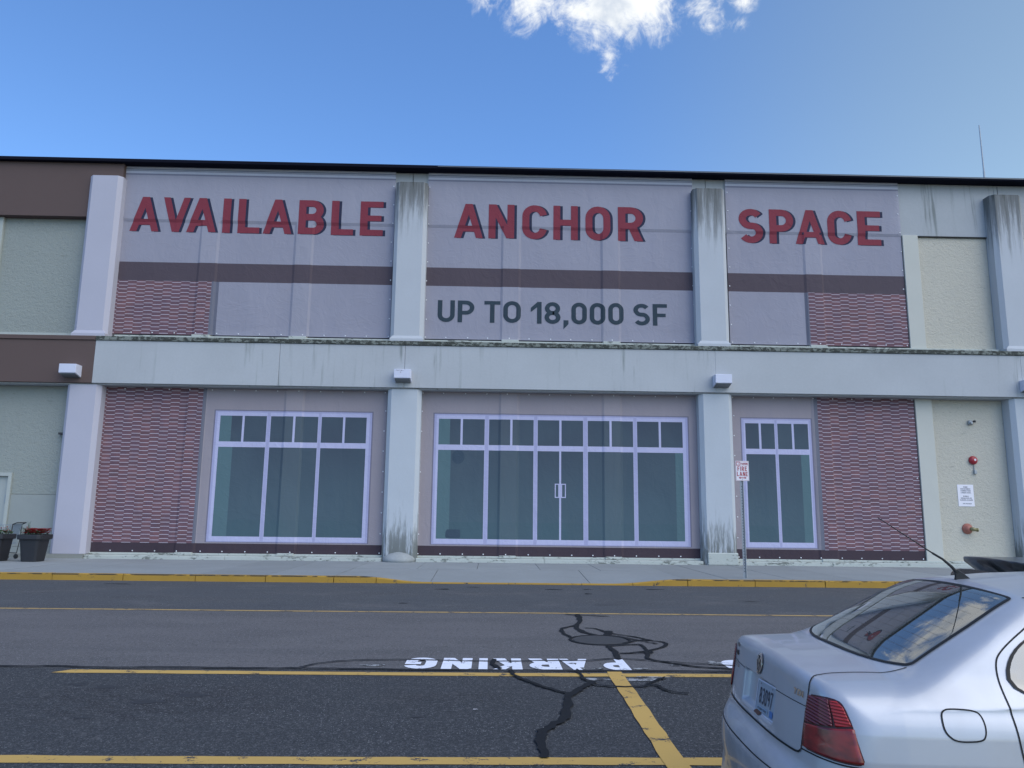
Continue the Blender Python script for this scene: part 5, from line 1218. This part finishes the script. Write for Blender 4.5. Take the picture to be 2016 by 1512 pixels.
    # cabin
    cab = MB(1).box(.62, 3.2, -.70, .70, .35, .60, bev=.02); car.mbobj('cabin_floor', M_int2, cab)
    car.mbobj('parcel_shelf', M_int2, MB(1).box(.58, 1.12, -.56, .56, .93, 1.0, bev=.02))
    car.mbobj('speaker_cover', M_int, MB(1).box(.78, .98, -.45, -.2, 1.001, 1.012, bev=.004)); car.mbobj('speaker_cover', M_int, MB(1).box(.78, .98, .2, .45, 1.001, 1.012, bev=.004))
    car.mbobj('rear_seat', M_int, MB(1).box(1.10, 1.26, -.62, .62, .55, 1.10, bev=.05, seg=3).box(1.25, 1.75, -.62, .62, .5, .68, bev=.05, seg=3), smooth=True)
    for v in (-.36, .36): car.mbobj('headrest', M_int, MB(1).box(1.12, 1.22, v-.12, v+.12, 1.10, 1.24, bev=.035, seg=3), smooth=True)
    for v in (-.37, .37):
        t = empty('front_seat', (0, 0, 0)); t.parent = root
        car.mbobj('backrest', M_int, MB(1).box(1.95, 2.10, v-.25, v+.25, .55, 1.14, bev=.05, seg=3), t, True); car.mbobj('cushion', M_int, MB(1).box(2.08, 2.55, v-.25, v+.25, .5, .66, bev=.05, seg=3), t, True); car.mbobj('headrest', M_int, MB(1).box(1.93, 2.03, v-.12, v+.12, 1.17, 1.33, bev=.035, seg=3), t, True)
    car.mbobj('dashboard', M_int2, MB(1).box(2.85, 3.25, -.66, .66, .75, 1.0, bev=.05, seg=3), smooth=True)
    t = MB(1).lathe((2.78, .37, .93), [(.17, -.01), (.185, 0), (.17, .01), (.155, 0), (.17, -.01)], 24, 'x', cap=False); car.mbobj('steering_wheel', M_trimb, t, smooth=True)
    car.mbobj('rear_view_mirror', M_trimb, MB(1).box(2.80, 2.83, -.11, .11, 1.25, 1.31, bev=.01))
    wheels(car)

def hatch():
    root = empty('parked_car', (4.50, 7.03, 0), 'dark hatchback beyond the silver car with only its glossy roof spoiler showing', 'car'); root.rotation_euler.z = R(-8)
    car = Car(van_field, root, M_navy, (.80, 3.35)); car.shell(.035)
    rw = [(.2, 1.33), (.2, 1.08)]; rear = [(-1, -.55, 1.26), (-1, .55, 1.26), (-1, .60, 1.06), (-1, -.60, 1.06)]
    sideq = [(.42, 1.06), (2.7, 1.02), (2.95, 1.03), (2.5, 1.26), (2.2, 1.31), (1.0, 1.31), (.60, 1.27)]
    car.regions([('body', M_navy, lambda c, n: c[:, 0] > -9), ('spoiler', M_navy, lambda c, n: (c[:, 0] < .30) & (c[:, 2] > 1.31)), ('roof', M_navy, lambda c, n: (c[:, 0] >= .30) & (c[:, 2] > 1.33)), ('tailgate', M_navy, lambda c, n: (c[:, 0] < .3) & (np.abs(c[:, 1]) < .62) & (c[:, 2] < 1.31) & (c[:, 2] > .62)), ('rear_bumper', M_navy, lambda c, n: (c[:, 0] < .6) & (c[:, 2] < .62))], [])
    dk = mat('privacy_glass', (.012, .014, .016), .05, coat=1)
    car.patch('rear_window', dk, rear, (1, 0, 0), .004, 60, 8)
    for sd in (-1, 1):
        car.patch('side_window', dk, [(a, sd*1.1, b) for a, b in sideq], (0, -sd, 0), .004, 60, 8)
        car.patch('tail_lamp', M_lred, [(.1, sd*.66, .95), (.2, sd*.80, .95), (.22, sd*.83, .72), (.12, sd*.70, .72)], (.72, -sd*.69, 0), .008, 40, 5, smooth=1)
        car.patch('headlight', M_clear, [(4.12, sd*.80, .74), (4.30, sd*.55, .74), (4.32, sd*.52, .62), (4.10, sd*.82, .64)], (-.75, -sd*.6, 0), .006, 40, 5, smooth=1)
        mb = MB(1).box(2.70, 2.84, min(sd*.86, sd*1.0), max(sd*.86, sd*1.0), 1.0, 1.12, bev=.03, seg=3); car.mbobj('door_mirror', M_navy, mb, smooth=True)
        for u in (1.0, 1.95, 2.95): car.ribbon('door_seam', M_seam, [(u, sd*1.1, .36), (u, sd*1.1, 1.0)], (0, -sd, 0), .006, .002, n=40)
    car.patch('windshield', dk, [(3.38, -.58, 1.6), (2.85, -.5, 1.6), (2.85, .5, 1.6), (3.38, .58, 1.6)], (0, 0, -1), .004, 60, 8)
    wheels(car)
sedan(); hatch()
